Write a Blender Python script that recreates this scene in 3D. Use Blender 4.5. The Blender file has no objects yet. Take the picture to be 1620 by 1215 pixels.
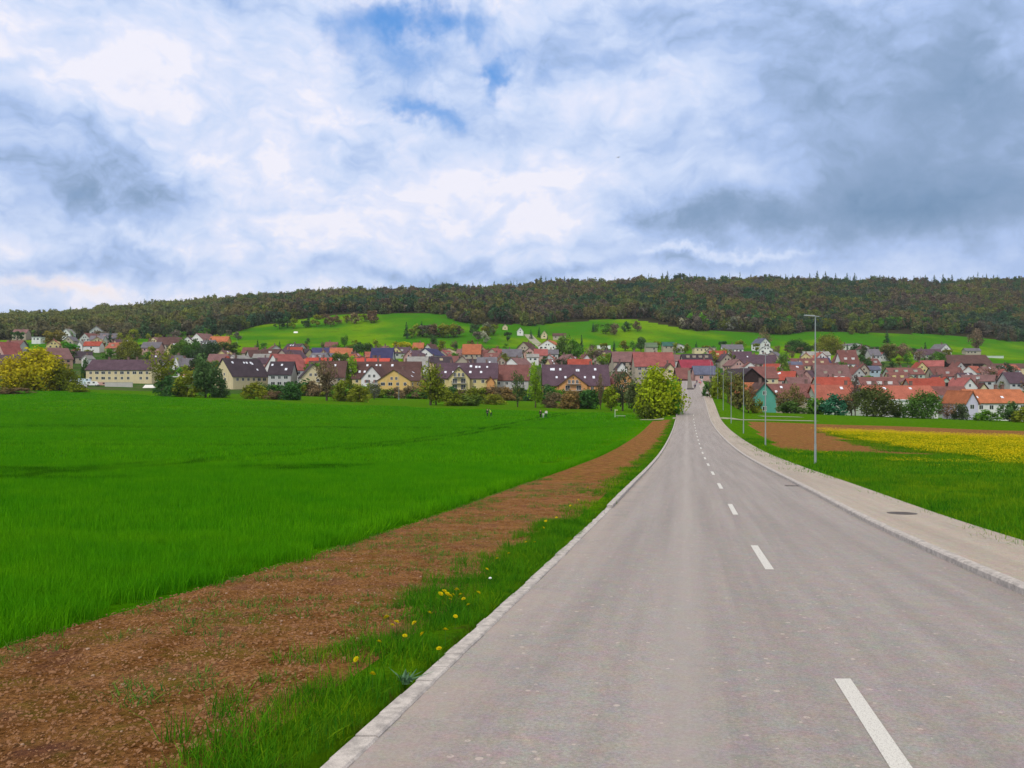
import bpy, math, random
import numpy as np
from mathutils import Vector, Euler, Matrix
SC = bpy.context.scene
R = math.radians
# ------------------------------------------------------------------ camera
FPX, CX, CY = 1260.0, 810.0, 607.5          # used only to turn surveyed bearings into places in the world
cd = bpy.data.cameras.new('camera'); cam = bpy.data.objects.new('camera', cd); SC.collection.objects.link(cam)
cd.sensor_width = 36; cd.lens = 28; cd.clip_start = 0.1; cd.clip_end = 9000
cam.location = (0, 0, 0); cam.rotation_euler = (R(90), 0, 0); SC.camera = cam
SC.view_settings.view_transform = 'Standard'; SC.view_settings.look = 'None'
SC.view_settings.exposure = 0.0; SC.view_settings.gamma = 1.0
SC.cycles.max_bounces = 5; SC.cycles.diffuse_bounces = 2; SC.cycles.glossy_bounces = 2; SC.cycles.transmission_bounces = 2
SC.cycles.transparent_max_bounces = 4
# ------------------------------------------------------------------ node helper
class N:
    def __init__(s, nt): s.nt = nt; s.n = nt.nodes; s.l = nt.links
    def new(s, t, **k):
        n = s.n.new(t)
        for a, v in k.items(): setattr(n, a, v)
        return n
    def put(s, sock, v):
        if isinstance(v, bpy.types.NodeSocket): s.l.new(v, sock)
        elif v is not None: sock.default_value = v
    def m(s, op, a, b=None, c=None, clamp=False):
        n = s.new('ShaderNodeMath', operation=op, use_clamp=clamp)
        s.put(n.inputs[0], a); s.put(n.inputs[1], b)
        if c is not None: s.put(n.inputs[2], c)
        return n.outputs[0]
    def v(s, op, a, b=None, sc=None):
        n = s.new('ShaderNodeVectorMath', operation=op)
        s.put(n.inputs[0], a)
        if b is not None: s.put(n.inputs[1], b)
        if sc is not None: s.put(n.inputs['Scale'], sc)
        return n.outputs[0]
    def noise(s, vec, scale, detail=4, rough=.55, dist=0, col=False):
        n = s.new('ShaderNodeTexNoise'); s.put(n.inputs['Vector'], vec); n.inputs['Scale'].default_value = scale
        n.inputs['Detail'].default_value = detail; n.inputs['Roughness'].default_value = rough; n.inputs['Distortion'].default_value = dist
        return n.outputs['Color' if col else 'Fac']
    def ramp(s, f, pts, interp='LINEAR'):
        n = s.new('ShaderNodeValToRGB'); n.color_ramp.interpolation = interp; e = n.color_ramp.elements
        while len(e) < len(pts): e.new(.5)
        for i, (p, c) in enumerate(pts):
            e[i].position = p; e[i].color = (*c, 1) if len(c) == 3 else c
        s.put(n.inputs[0], f); return n.outputs[0]
    def mix(s, f, a, b, mode='MIX'):
        n = s.new('ShaderNodeMix', data_type='RGBA', blend_type=mode)
        s.put(n.inputs['Factor'], f)
        s.put(n.inputs[6], (*a, 1) if isinstance(a, tuple) and len(a) == 3 else a)
        s.put(n.inputs[7], (*b, 1) if isinstance(b, tuple) and len(b) == 3 else b)
        return n.outputs[2]
    def rng(s, f, a, b, c=0, d=1):
        n = s.new('ShaderNodeMapRange', interpolation_type='SMOOTHSTEP'); s.put(n.inputs[0], f)
        for i, x in enumerate((a, b, c, d)): n.inputs[i + 1].default_value = x
        return n.outputs[0]
    def sep(s, v):
        n = s.new('ShaderNodeSeparateXYZ'); s.put(n.inputs[0], v); return n.outputs
    def comb(s, x, y, z):
        n = s.new('ShaderNodeCombineXYZ')
        for i, q in enumerate((x, y, z)): s.put(n.inputs[i], q)
        return n.outputs[0]
# ------------------------------------------------------------------ sky and sun
SUN_EL, SUN_AZ = 48, 205          # azimuth measured from +Y (view direction) clockwise
def world():
    w = bpy.data.worlds.new('World'); SC.world = w; w.use_nodes = True
    nt = w.node_tree; nt.nodes.clear(); k = N(nt)
    sky = k.new('ShaderNodeTexSky'); sky.sky_type = 'NISHITA'; sky.sun_disc = False
    sky.sun_elevation = R(SUN_EL); sky.sun_rotation = R(SUN_AZ)
    tc = k.new('ShaderNodeTexCoord').outputs['Generated']
    d = k.v('NORMALIZE', tc)
    x, y, z = k.sep(d)
    zz = k.m('ADD', k.m('MAXIMUM', z, 0.0), .16)
    plane = k.comb(k.m('DIVIDE', x, zz), k.m('DIVIDE', y, zz), 0.0)     # a cloud deck seen in perspective
    wn = k.noise(plane, 1.3, 3, .5, col=True)
    warp = k.v('ADD', plane, k.v('SCALE', k.v('SUBTRACT', wn, (.5, .5, .5)), sc=.9))
    n1 = k.noise(warp, 1.1, 7, .56, .3)
    n2 = k.noise(k.v('ADD', plane, (7.3, 2.1, 3.0)), 2.6, 6, .6, .6)
    n4 = k.noise(k.v('ADD', warp, (17.3, 2.1, 3.0)), 5.5, 5, .6, .3)
    # billowy sideways view of the same cloud: noise in direction space
    dw = k.v('ADD', k.v('MULTIPLY', d, (1, 1, 1.9)), k.v('SCALE', k.v('SUBTRACT', k.noise(d, 5.0, 4, .6, col=True), (.5, .5, .5)), sc=.22))
    n3 = k.noise(dw, 5.5, 9, .60, .1)
    n5 = k.noise(dw, 15.0, 7, .62, .1)
    # heaped, cauliflower edges
    def puffs(scale, off, n):
        t = None
        for q in range(n):
            f = k.m('MULTIPLY', k.m('ABSOLUTE', k.m('SUBTRACT', k.noise(k.v('ADD', dw, off), scale * 2.1 ** q, 0, .5), .5)), 2.0 * .58 ** q)
            t = f if t is None else k.m('ADD', t, f)
        return k.m('SUBTRACT', t, .42)
    p1 = puffs(8.0, (3.1, 1.7, 0), 5); p2 = puffs(3.6, (9.1, 4.7, 2), 4)
    az = k.m('ARCTAN2', x, y); el = k.m('ARCSINE', z)
    wc = k.v('SUBTRACT', k.noise(d, 6.0, 6, .62, col=True), (.5, .5, .5))
    wx, wy, wz = k.sep(wc)
    az = k.m('ADD', az, k.m('MULTIPLY', wx, .30)); el = k.m('ADD', el, k.m('MULTIPLY', wy, .16))
    def blob(px, py, sx, sy):
        a = math.atan((px - CX) / FPX); e = math.atan((CY - py) / FPX * math.cos(a))
        A = k.m('DIVIDE', k.m('SUBTRACT', az, a), sx / FPX); E = k.m('DIVIDE', k.m('SUBTRACT', el, e), sy / FPX)
        return k.m('POWER', 2.71828, k.m('MULTIPLY', k.m('ADD', k.m('MULTIPLY', A, A), k.m('MULTIPLY', E, E)), -1.0))
    calm = k.m('SUBTRACT', 1.0, k.m('MULTIPLY', blob(1480, 300, 420, 240), .65))
    B = k.m('ADD', .695, k.m('MULTIPLY', k.m('SUBTRACT', n1, .5), .12))
    B = k.m('ADD', B, k.m('MULTIPLY', k.m('SUBTRACT', n3, .5), k.m('MULTIPLY', calm, .70)))
    B = k.m('ADD', B, k.m('MULTIPLY', k.m('SUBTRACT', n5, .5), k.m('MULTIPLY', calm, .50)))
    B = k.m('ADD', B, k.m('MULTIPLY', k.m('MULTIPLY', p1, .34), calm)); B = k.m('ADD', B, k.m('MULTIPLY', k.m('MULTIPLY', p2, .34), calm))
    for px, py, sx, sy, wgt in SKYB:
        B = k.m('ADD', B, k.m('MULTIPLY', blob(px, py, sx, sy), wgt))
    H = k.rng(z, .02, .42); 
    cl = k.ramp(B, [(0.0, (.16, .28, .46)), (.28, (.27, .39, .60)), (.50, (.42, .56, .86)), (.72, (.62, .73, .97)), (.90, (.77, .82, 1.0)), (1.0, (.90, .895, 1.0))])
    cl = k.mix(k.rng(z, .42, .62, 0, .8), cl, (1.0, .93, .82))
    warm = blob(95, 466, 60, 11)
    cl = k.mix(k.m('MULTIPLY', warm, .5, clamp=True), cl, (1.0, .84, .78))
    mask = k.m('ADD', k.m('MULTIPLY', k.m('SUBTRACT', n3, .5), -1.9), k.m('MULTIPLY', k.m('SUBTRACT', n2, .5), -.6))
    for px, py, sx, sy, wgt in BLUE:
        mask = k.m('ADD', mask, k.m('MULTIPLY', blob(px, py, sx, sy), wgt))
    mask = k.rng(mask, .25, 1.5)
    blue = k.mix(.72, k.v('SCALE', sky.outputs[0], sc=.11), (.10, .36, .90))
    c = k.mix(mask, cl, blue)
    # below the horizon: plain ground colour so nothing bright shines from beneath
    c = k.mix(k.rng(z, -.03, -.005, 1, 0), c, (.06, .09, .05))
    bg = k.new('ShaderNodeBackground'); bg.inputs['Strength'].default_value = .1
    k.put(bg.inputs[0], k.v('SCALE', c, sc=10.0))
    out = k.new('ShaderNodeOutputWorld'); k.l.new(bg.outputs[0], out.inputs[0])
SKYB = [(1400,230,330,170,-.14),(110,290,230,48,-.27),(50,180,110,80,-.10),(270,200,110,55,-.12),(1430,335,270,58,-.44),(1540,180,220,110,-.24),(1130,335,110,26,-.22),
        (1480,60,260,90,-.16),(330,425,260,22,-.22),(960,60,190,70,-.10),(1250,200,150,70,-.08),(800,425,330,16,-.22),
        (160,90,170,60,.26),(310,250,80,50,.24),(640,330,180,60,.26),(860,290,150,55,.26),(500,60,200,60,.12),(960,150,90,30,.16),
        (100,464,80,12,.30),(240,380,60,12,.2),(1080,407,50,9,.35),(1170,410,60,8,.25),(620,210,150,60,.12),(30,400,100,14,.15)]
BLUE = [(690,20,70,36,1.3),(778,112,34,36,1.0),(690,172,60,24,1.0),(585,55,70,50,.85),(880,80,150,80,.42),(640,100,110,50,.45),(1010,135,60,20,.5),(230,150,60,40,.3),(370,10,60,12,.5)]
world()
sl = bpy.data.lights.new('sun', 'SUN'); sun = bpy.data.objects.new('sun', sl); SC.collection.objects.link(sun)
sl.energy = 1.9; sl.angle = R(10); sl.color = (1, .95, .87)
_a, _e = R(SUN_AZ), R(SUN_EL)
sun.rotation_euler = Vector((math.sin(_a) * math.cos(_e), math.cos(_a) * math.cos(_e), math.sin(_e))).to_track_quat('Z', 'Y').to_euler()
# ------------------------------------------------------------------ object helpers
def link(o): SC.collection.objects.link(o); return o
def tag(o, label=None, cat=None, group=None, kind=None):
    for k, v in (('label', label), ('category', cat), ('group', group), ('kind', kind)):
        if v: o[k] = v
    return o
def empty(name, loc, label, cat, group=None, rz=0):
    o = link(bpy.data.objects.new(name, None)); o.location = loc; o.rotation_euler = (0, 0, rz); o.empty_display_size = .5
    return tag(o, label, cat, group)
def mesh(name, V, F, mat=None, smooth=False, attr=None):
    me = bpy.data.meshes.new(name); me.from_pydata([tuple(map(float, v)) for v in V], [], [tuple(map(int, f)) for f in F])
    if mat: me.materials.append(mat)
    if smooth: me.polygons.foreach_set('use_smooth', [True] * len(me.polygons))
    if attr is not None:
        a = me.attributes.new('v', 'FLOAT', 'POINT'); a.data.foreach_set('value', np.asarray(attr, dtype=np.float32))
    me.update(); return me
def obj(name, me, parent=None, color=None, linkit=True):
    o = bpy.data.objects.new(name, me)
    if linkit: link(o)
    if parent: o.parent = parent
    if color: o.color = (*color, 1)
    return o
class MB:
    def __init__(s): s.V = []; s.F = []
    def add(s, V, F):
        b = len(s.V); s.V += [tuple(v) for v in V]; s.F += [tuple(i + b for i in f) for f in F]; return s
    def box(s, x0, x1, y0, y1, z0, z1):
        return s.add([(x0,y0,z0),(x1,y0,z0),(x1,y1,z0),(x0,y1,z0),(x0,y0,z1),(x1,y0,z1),(x1,y1,z1),(x0,y1,z1)],
                     [(0,3,2,1),(4,5,6,7),(0,1,5,4),(1,2,6,5),(2,3,7,6),(3,0,4,7)])
    def tube(s, p, q, r0, r1, n=8, cap=True):
        p, q = Vector(p), Vector(q); d = (q - p).normalized(); a = d.orthogonal().normalized(); b = d.cross(a)
        V = []
        for c, r in ((p, r0), (q, r1)):
            for i in range(n):
                t = 2 * math.pi * i / n; V.append(c + a * math.cos(t) * r + b * math.sin(t) * r)
        F = [(i, (i + 1) % n, n + (i + 1) % n, n + i) for i in range(n)]
        if cap: F += [tuple(range(n - 1, -1, -1)), tuple(range(n, 2 * n))]
        return s.add(V, F)
    def build(s, name, mat, parent=None, color=None, smooth=False):
        return obj(name, mesh(name, s.V, s.F, mat, smooth), parent, color)
# ------------------------------------------------------------------ the lie of the land
RD = .2198                                                    # the road runs off to the right of straight ahead
_rd = np.array([-120,-60,0,4.6,6.6,12.6,15.6,21.6,24.6,33.6,42.6,51.6,60.6,69.6,78.6,87.6,96.6,105.6,114.6,123.6,132.6,141.6,150.6,159.6,175,190,200,220,241,262,300,345,400,450,500,560,620])
_rz = np.array([9.,4.0,-2.0,-2.38,-2.51,-2.98,-3.21,-3.59,-3.73,-4.20,-4.70,-5.16,-5.6,-5.96,-6.27,-6.52,-6.75,-6.93,-7.08,-7.2,-7.26,-7.26,-7.19,-7.02,-6.1,-5.05,-4.5,-3.4,-2.5,-1.9,-.6,1.2,1.6,1.8,4.5,10,17.])
def smoothtab(xs, ys, x0, x1, step, sig):
    g = np.arange(x0, x1 + step, step); v = np.interp(g, xs, ys); n = int(3 * sig / step)
    kx = np.exp(-.5 * (np.arange(-n, n + 1) * step / sig) ** 2); kx /= kx.sum()
    return g, np.convolve(np.pad(v, n, mode='reflect', reflect_type='odd'), kx, mode='valid')
_gd, _gz = smoothtab(_rd, _rz, -100, 600, .5, 2.5)
def zroad(d): return np.interp(d, _gd, _gz)
_vd = np.where(_rd < 138, _rd, _rd)
_vz = np.where(_rd < 138, _rz, np.interp(_rd, [130, 150, 230, 330, 700], [-7.26, -7.3, -7.5, -8.3, -8.3]))
_hd, _hz = smoothtab(_vd, _vz, -100, 600, .5, 2.5)
COL = np.array([-1600,-500,0,150,300,400,550,700,800,860,950,1087,1200,1300,1400,1500,1620,2200,3400.])
ROWS = {
 330:[600,610,616,617,622,625,630,633,635,636,638,640,650,652,655,657,660,668,680],
 430:[588,596,600,602,605,606,608,610,611,612,614,612,622,624,628,632,634,640,650],
 540:[570,575,578,580,582,583,584,584,585,586,588,588,592,595,600,604,606,612,620],
 650:[550,550,552,552,553,556,558,562,562,562,562,562,566,568,570,576,580,590,600],
 800:[538,538,537,536,536,534,534,538,543,546,544,546,548,550,553,558,566,578,590],
 950:[524,524,525,524,520,506,496,494,506,514,506,510,520,518,520,526,538,545,560],
 1200:[518,518,516,508,497,487,477,477,477,476,474,474,474,476,480,485,488,495,510],
 1500:[516,514,511,499,487,479,470,467,463,457,455,451,450,451,454,454,449,449,460],
 1800:[528,528,524,514,498,490,482,480,476,470,468,464,464,464,466,466,462,462,470],
 3400:[560]*19}
_dr = np.array(sorted(ROWS)); _ys = np.array([ROWS[k] for k in _dr], float)
_pg = np.arange(-1600, 3401, 20.); _dg = np.arange(320, 3401, 10.)
_Z = np.zeros((len(_pg), len(_dg)))
_yc = np.array([np.interp(_pg, COL, r) for r in _ys])
_kk = np.exp(-.5 * (np.arange(-4, 5) / 1.8) ** 2); _kk /= _kk.sum()
_yc = np.array([np.convolve(np.pad(r, 4, mode='edge'), _kk, mode='valid') for r in _yc])
for i in range(len(_pg)):
    zz = (CY - _yc[:, i]) / FPX * _dr
    v = np.interp(_dg, _dr, zz); _Z[i] = np.convolve(np.pad(v, 4, mode='reflect', reflect_type='odd'), _kk, mode='valid')
def _bil(px, d):
    a = np.clip((px - _pg[0]) / 20., 0, len(_pg) - 1.001); b = np.clip((d - _dg[0]) / 10., 0, len(_dg) - 1.001)
    i = a.astype(int); j = b.astype(int); a = a - i; b = b - j
    return (_Z[i, j] * (1 - a) + _Z[i + 1, j] * a) * (1 - b) + (_Z[i, j + 1] * (1 - a) + _Z[i + 1, j + 1] * a) * b
def T(x, d):
    """height of the ground at (x, d)"""
    x = np.asarray(x, float); d = np.asarray(d, float); x, d = np.broadcast_arrays(x, d)
    o = x - RD * d
    base = np.interp(d, _hd, _hz)
    l = np.maximum(-o - 10, 0); l = l * l / (l + 20); r = np.maximum(o - 9, 0); r = r * r / (r + 6)
    fade = np.clip((np.abs(o) - 300) / 400, 0, 1)
    za = base + .0205 * l * (1 - fade * .5) - .036 * r * (1 - fade * .7)
    za = za + .05 * np.sin(x * .21 + d * .07) * np.clip(np.abs(o - 2) / 20 - .4, 0, 1)
    s = np.clip((d - 200) / 130, 0, 1); s = s * s * (3 - 2 * s)
    dd = np.maximum(d, 200)
    z = za * (1 - s) + _bil(CX + FPX * x / dd, np.maximum(d, 330)) * s
    zr = zroad(d); e = zr - z
    w = np.clip(1 - (np.abs(o - 2.2) - 6.2) / (1.0 + 2.0 * np.abs(e)), 0, 1); w = w * w * (3 - 2 * w)
    w = w * np.clip((520 - d) / 60, 0, 1) * (d > 130)
    return z + e * w
_march = np.concatenate([np.arange(4, 60, .25), np.arange(60, 330, 1.), np.arange(330, 1800, 2.)])
def ground_at(px, py, dmin=3):
    """first place along a bearing where the ground reaches the surveyed dip angle"""
    d = _march[_march >= dmin]; x = (px - CX) / FPX * d
    y = CY - FPX * T(x, d) / d
    k = np.argmax(y <= py) if (y <= py).any() else len(d) - 1
    if k > 0 and y[k] < py:
        t = (y[k - 1] - py) / max(1e-6, y[k - 1] - y[k]); dd = d[k - 1] + (d[k] - d[k - 1]) * min(1, max(0, t))
    else: dd = d[k]
    xx = (px - CX) / FPX * dd
    return float(xx), float(dd), float(T(xx, dd))
def normal_rot(x, d, rz):
    h = .6; nx = -(T(x + h, d) - T(x - h, d)) / (2 * h); ny = -(T(x, d + h) - T(x, d - h)) / (2 * h)
    n = Vector((float(nx), float(ny), 1)).normalized()
    return (n.to_track_quat('Z', 'Y').to_matrix() @ Matrix.Rotation(rz, 3, 'Z')).to_euler()
# ------------------------------------------------------------------ materials
def mat(name, build, rough=.85, spec=.2):
    m = bpy.data.materials.new(name); m.use_nodes = True; k = N(m.node_tree)
    p = m.node_tree.nodes['Principled BSDF']; p.inputs['Roughness'].default_value = rough; p.inputs['Specular IOR Level'].default_value = spec
    k.pos = k.new('ShaderNodeNewGeometry').outputs['Position'] if True else None
    r = build(k, p)
    if r is not None: k.put(p.inputs['Base Color'], r if isinstance(r, bpy.types.NodeSocket) else (*r, 1))
    return m
def bump(k, p, h, strength, dist):
    b = k.new('ShaderNodeBump'); b.inputs['Strength'].default_value = strength; b.inputs['Distance'].default_value = dist
    k.put(b.inputs['Height'], h); k.l.new(b.outputs[0], p.inputs['Normal'])
def road_o(k):
    x, y, z = k.sep(k.pos); return k.m('SUBTRACT', x, k.m('MULTIPLY', y, RD)), y
def m_asphalt(k, p, base=(.298, .268, .250), side=False):
    o, y = road_o(k)
    st = k.noise(k.comb(k.m('MULTIPLY', o, 1.0), k.m('MULTIPLY', y, .03), 0.0), 2.2, 5, .6)
    big = k.noise(k.pos, .8, 4, .6)
    mot = k.noise(k.pos, 5.0, 5, .7, col=True)
    fine = k.noise(k.pos, 260, 2, .8)
    mid = k.noise(k.pos, 38, 4, .8)
    c = k.mix(k.rng(st, .3, .7), tuple(v * .88 for v in base), tuple(v * 1.12 for v in base))
    c = k.mix(k.m('MULTIPLY', k.rng(big, .35, .65), .35), c, (base[0] * 1.08, base[1] * .98, base[2] * .98))
    c = k.mix(.24, c, mot, 'OVERLAY')
    c = k.mix(.16, c, k.noise(k.v('ADD', k.pos, (4, 4, 4)), 28.0, 3, .7, col=True), 'OVERLAY')
    c = k.mix(.55, c, k.ramp(fine, [(.25, (.1, .1, .1)), (.75, (.9, .9, .9))]), 'OVERLAY')
    c = k.mix(.45, c, k.ramp(mid, [(.3, (.2, .2, .2)), (.7, (.8, .8, .8))]), 'OVERLAY')
    if not side:
        # polished wheel track and dusty edges
        tr = k.m('SUBTRACT', 1.0, k.m('ABSOLUTE', k.m('DIVIDE', k.m('ADD', o, .05), .42)), clamp=True)
        c = k.mix(k.m('MULTIPLY', tr, .45), c, (.42, .375, .345))
        ed = k.rng(o, -1.2, -2.2)
        ed = k.m('MULTIPLY', ed, k.rng(big, .3, .6))
        c = k.mix(k.m('MULTIPLY', ed, .45), c, (.42, .35, .30))
    sp = k.new('ShaderNodeTexVoronoi'); k.put(sp.inputs['Vector'], k.pos); sp.inputs['Scale'].default_value = 5.0
    spm = k.m('MULTIPLY', k.m('LESS_THAN', sp.outputs['Distance'], k.m('MULTIPLY', k.noise(k.pos, 1.3, 2), .22)), k.m('GREATER_THAN', k.noise(k.pos, 30, 2), .42))
    c = k.mix(k.m('MULTIPLY', spm, .55), c, (.60, .50, .44))
    bump(k, p, fine, .35, .004)
    return c
ASPH = mat('asphalt', m_asphalt, .8)
SIDE = mat('sidewalk_asphalt', lambda k, p: m_asphalt(k, p, (.375, .325, .270), True), .85)
def m_stone(k, p):
    n = k.noise(k.pos, 9, 5, .6); f = k.noise(k.pos, 120, 2, .7)
    c = k.mix(k.rng(n, .3, .7), (.34, .31, .29), (.56, .51, .47)); bump(k, p, f, .4, .004)
    return k.mix(.35, c, k.ramp(f, [(.3, (.15,) * 3), (.7, (.85,) * 3)]), 'OVERLAY')
STONE = mat('kerb_stone', m_stone)
PAINT = mat('road_paint', lambda k, p: k.mix(k.rng(k.noise(k.pos, 110, 3, .8), .50, .66), (.66, .64, .59), (.33, .30, .28)), .6)
def m_gravel(k, p):
    n = k.noise(k.pos, 3, 5, .7); return k.mix(n, (.24, .24, .16), (.36, .35, .26))
GRAVEL = mat('gravel', m_gravel)
def m_soil(k, p, far=False):
    n = k.noise(k.pos, 2.2, 5, .65); f = k.noise(k.pos, 22, 6, .72); g = k.noise(k.v('ADD', k.pos, (31, 7, 3)), .9, 5, .7)
    c = k.mix(k.rng(n, .3, .7), (.160, .070, .022), (.30, .145, .055))
    c = k.mix(.95, c, k.ramp(f, [(.32, (.08,) * 3), (.66, (.92,) * 3)]), 'OVERLAY')
    pk = k.noise(k.v('ADD', k.pos, (3, 17, 3)), 1.6, 4, .6)
    c = k.mix(k.m('MULTIPLY', k.rng(pk, .5, .7), .4), c, (.17, .075, .075))
    c = k.mix(k.m('MULTIPLY', k.rng(g, .50, .68), .55), c, (.12, .13, .010))
    bump(k, p, k.m('ADD', f, k.m('MULTIPLY', n, .5)), 1.0, .06)
    return c
SOIL = mat('soil', m_soil, .95, 0)
GREEN_N = (.012, .150, .003); GREEN_F = (.050, .205, .003)
def tram(k, c, amt):
    # tractor lines worn through the crop: flattened, darker plants
    o, y = road_o(k); n = k.noise(k.pos, .35, 3, .6); j = k.m('SUBTRACT', n, .5)
    t = None
    for a, wd in ((-29.0, .5), (-31.2, .5)):
        q = k.m('LESS_THAN', k.m('ABSOLUTE', k.m('SUBTRACT', k.m('ADD', o, k.m('MULTIPLY', j, 2.0)), a)), wd); t = q if t is None else k.m('MAXIMUM', t, q)
    q0 = k.m('SUBTRACT', y, k.m('MULTIPLY', o, .35))
    for a, lim in ((49.0, -18.0), (51.4, -18.0), (43.0, -24.0), (88.0, -24.0), (134.0, -12.0), (138.0, -12.0)):
        q = k.m('LESS_THAN', k.m('ABSOLUTE', k.m('SUBTRACT', k.m('ADD', q0, k.m('MULTIPLY', j, 6.0)), a)), .75)
        t = k.m('MAXIMUM', t, k.m('MULTIPLY', q, k.m('LESS_THAN', o, lim)))
    return k.mix(k.m('MULTIPLY', k.m('MULTIPLY', t, k.rng(k.noise(k.pos, .15, 3, .6), .35, .6)), amt), c, (.008, .050, .003))
def m_wheatground(k, p):
    x, y, z = k.sep(k.pos)
    n = k.noise(k.pos, .35, 5, .6); f = k.noise(k.pos, 6, 6, .75); w = k.noise(k.comb(k.m('MULTIPLY', x, .12), k.m('MULTIPLY', y, .5), 0.0), .35, 4, .6)
    c = k.mix(k.rng(n, .3, .7), (.030, .130, .001), (.055, .190, .002))
    c = k.mix(k.m('MULTIPLY', k.rng(k.noise(k.v('ADD', k.pos, (5, 9, 0)), .012, 3, .5), .35, .62), .85), c, (.068, .20, .002))
    c = k.mix(k.m('MULTIPLY', k.rng(w, .50, .72), .55), c, (.022, .110, .003))
    c = k.mix(.75, c, k.ramp(f, [(.28, (.18,) * 3), (.75, (.86,) * 3)]), 'OVERLAY')
    c = tram(k, c, .6)
    bump(k, p, f, .9, .12)
    return c
WHEATG = mat('wheat_ground', m_wheatground, .95, 0)
def m_verge(k, p):
    n = k.noise(k.pos, 1.4, 5, .65); f = k.noise(k.pos, 14, 6, .75)
    c = k.mix(k.rng(n, .3, .7), (.040, .125, .003), (.085, .200, .004))
    c = k.mix(k.m('MULTIPLY', k.rng(k.noise(k.v('ADD', k.pos, (8, 3, 1)), 2.5, 4, .6), .55, .7), .5), c, (.09, .065, .02))
    c = k.mix(.7, c, k.ramp(f, [(.3, (.18,) * 3), (.72, (.85,) * 3)]), 'OVERLAY'); bump(k, p, f, .9, .06)
    return c
VERGE = mat('verge_ground', m_verge, .95, 0)
def m_yellow(k, p):
    n = k.noise(k.pos, .6, 5, .7); f = k.noise(k.pos, 7, 6, .8)
    c = k.mix(k.rng(n, .35, .62), (.075, .125, .004), (.30, .23, .004))
    c = k.mix(.7, c, k.ramp(f, [(.3, (.18,) * 3), (.72, (.85,) * 3)]), 'OVERLAY'); bump(k, p, f, .9, .1)
    return c
YELLG = mat('mustard_ground', m_yellow, .95, 0)
def m_meadow(k, p):
    x, y, z = k.sep(k.pos)
    n = k.noise(k.pos, .010, 5, .55); s = k.noise(k.pos, .08, 6, .65); f = k.noise(k.pos, .9, 5, .75)
    c = k.mix(k.rng(n, .42, .58), (.040, .165, .003), (.125, .245, .002))
    c = k.mix(k.m('MULTIPLY', k.rng(s, .48, .68), .6), c, (.055, .115, .006))
    c = k.mix(.65, c, k.ramp(f, [(.25, (.22,) * 3), (.75, (.8,) * 3)]), 'OVERLAY')
    return c
MEADOW = mat('meadow_ground', m_meadow, .95, 0)
FLOORM = mat('forest_floor', lambda k, p: k.mix(k.noise(k.pos, .05, 4), (.020, .030, .010), (.045, .035, .018)), .95, 0)
def m_village(k, p):
    n = k.noise(k.pos, .05, 5, .6); f = k.noise(k.pos, .5, 4, .7)
    c = k.mix(k.rng(n, .4, .6), (.03, .095, .008), (.075, .10, .03)); return k.mix(k.m('MULTIPLY', k.rng(f, .5, .6), .4), c, (.12, .11, .09))
VILLG = mat('village_ground', m_village, .95, 0)
def leafy(name, build, trans=.25):
    m = bpy.data.materials.new(name); m.use_nodes = True; nt = m.node_tree; nt.nodes.clear(); k = N(nt)
    k.pos = k.new('ShaderNodeNewGeometry').outputs['Position']
    k.v_ = k.new('ShaderNodeAttribute', attribute_name='v').outputs['Fac']
    oi = k.new('ShaderNodeObjectInfo'); k.oc = oi.outputs['Color']; k.rnd = oi.outputs['Random']
    c = build(k)
    d = k.new('ShaderNodeBsdfDiffuse'); t = k.new('ShaderNodeBsdfTranslucent'); mx = k.new('ShaderNodeMixShader'); mx.inputs[0].default_value = trans
    k.put(d.inputs[0], c); k.put(t.inputs[0], c); k.l.new(d.outputs[0], mx.inputs[1]); k.l.new(t.outputs[0], mx.inputs[2])
    k.l.new(mx.outputs[0], k.new('ShaderNodeOutputMaterial').inputs[0]); return m
def c_blade(a, b, dry=(.30, .26, .06), crop=False):
    def f(k):
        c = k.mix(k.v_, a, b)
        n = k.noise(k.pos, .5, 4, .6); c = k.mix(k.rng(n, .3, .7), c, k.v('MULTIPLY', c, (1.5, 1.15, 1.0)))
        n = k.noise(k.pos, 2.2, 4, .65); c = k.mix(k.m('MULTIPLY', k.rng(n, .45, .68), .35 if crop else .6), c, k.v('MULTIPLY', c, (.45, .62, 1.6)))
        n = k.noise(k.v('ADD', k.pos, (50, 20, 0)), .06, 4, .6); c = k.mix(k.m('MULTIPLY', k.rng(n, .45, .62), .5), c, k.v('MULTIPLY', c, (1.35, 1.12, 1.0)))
        if crop: c = tram(k, c, .65)
        return k.mix(k.m('MULTIPLY', k.m('GREATER_THAN', k.v_, .95), .5), c, dry)
    return f
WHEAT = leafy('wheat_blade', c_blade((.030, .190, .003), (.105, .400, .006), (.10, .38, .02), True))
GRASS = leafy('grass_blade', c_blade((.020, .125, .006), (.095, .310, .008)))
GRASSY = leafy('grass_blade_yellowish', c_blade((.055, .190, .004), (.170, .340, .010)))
FLOW = leafy('yellow_petals', lambda k: k.mix(k.v_, (.56, .42, .006), (.70, .60, .012)), .2)
WEED = leafy('weed_leaf', lambda k: k.mix(k.v_, (.045, .15, .03), (.16, .28, .03)), .2)
LEAF = leafy('crown_leaves', lambda k: k.mix(1.0, k.oc, k.ramp(k.v_, [(0, (1.15,) * 3), (1, (3.0,) * 3)]), 'MULTIPLY'), .3)
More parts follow.
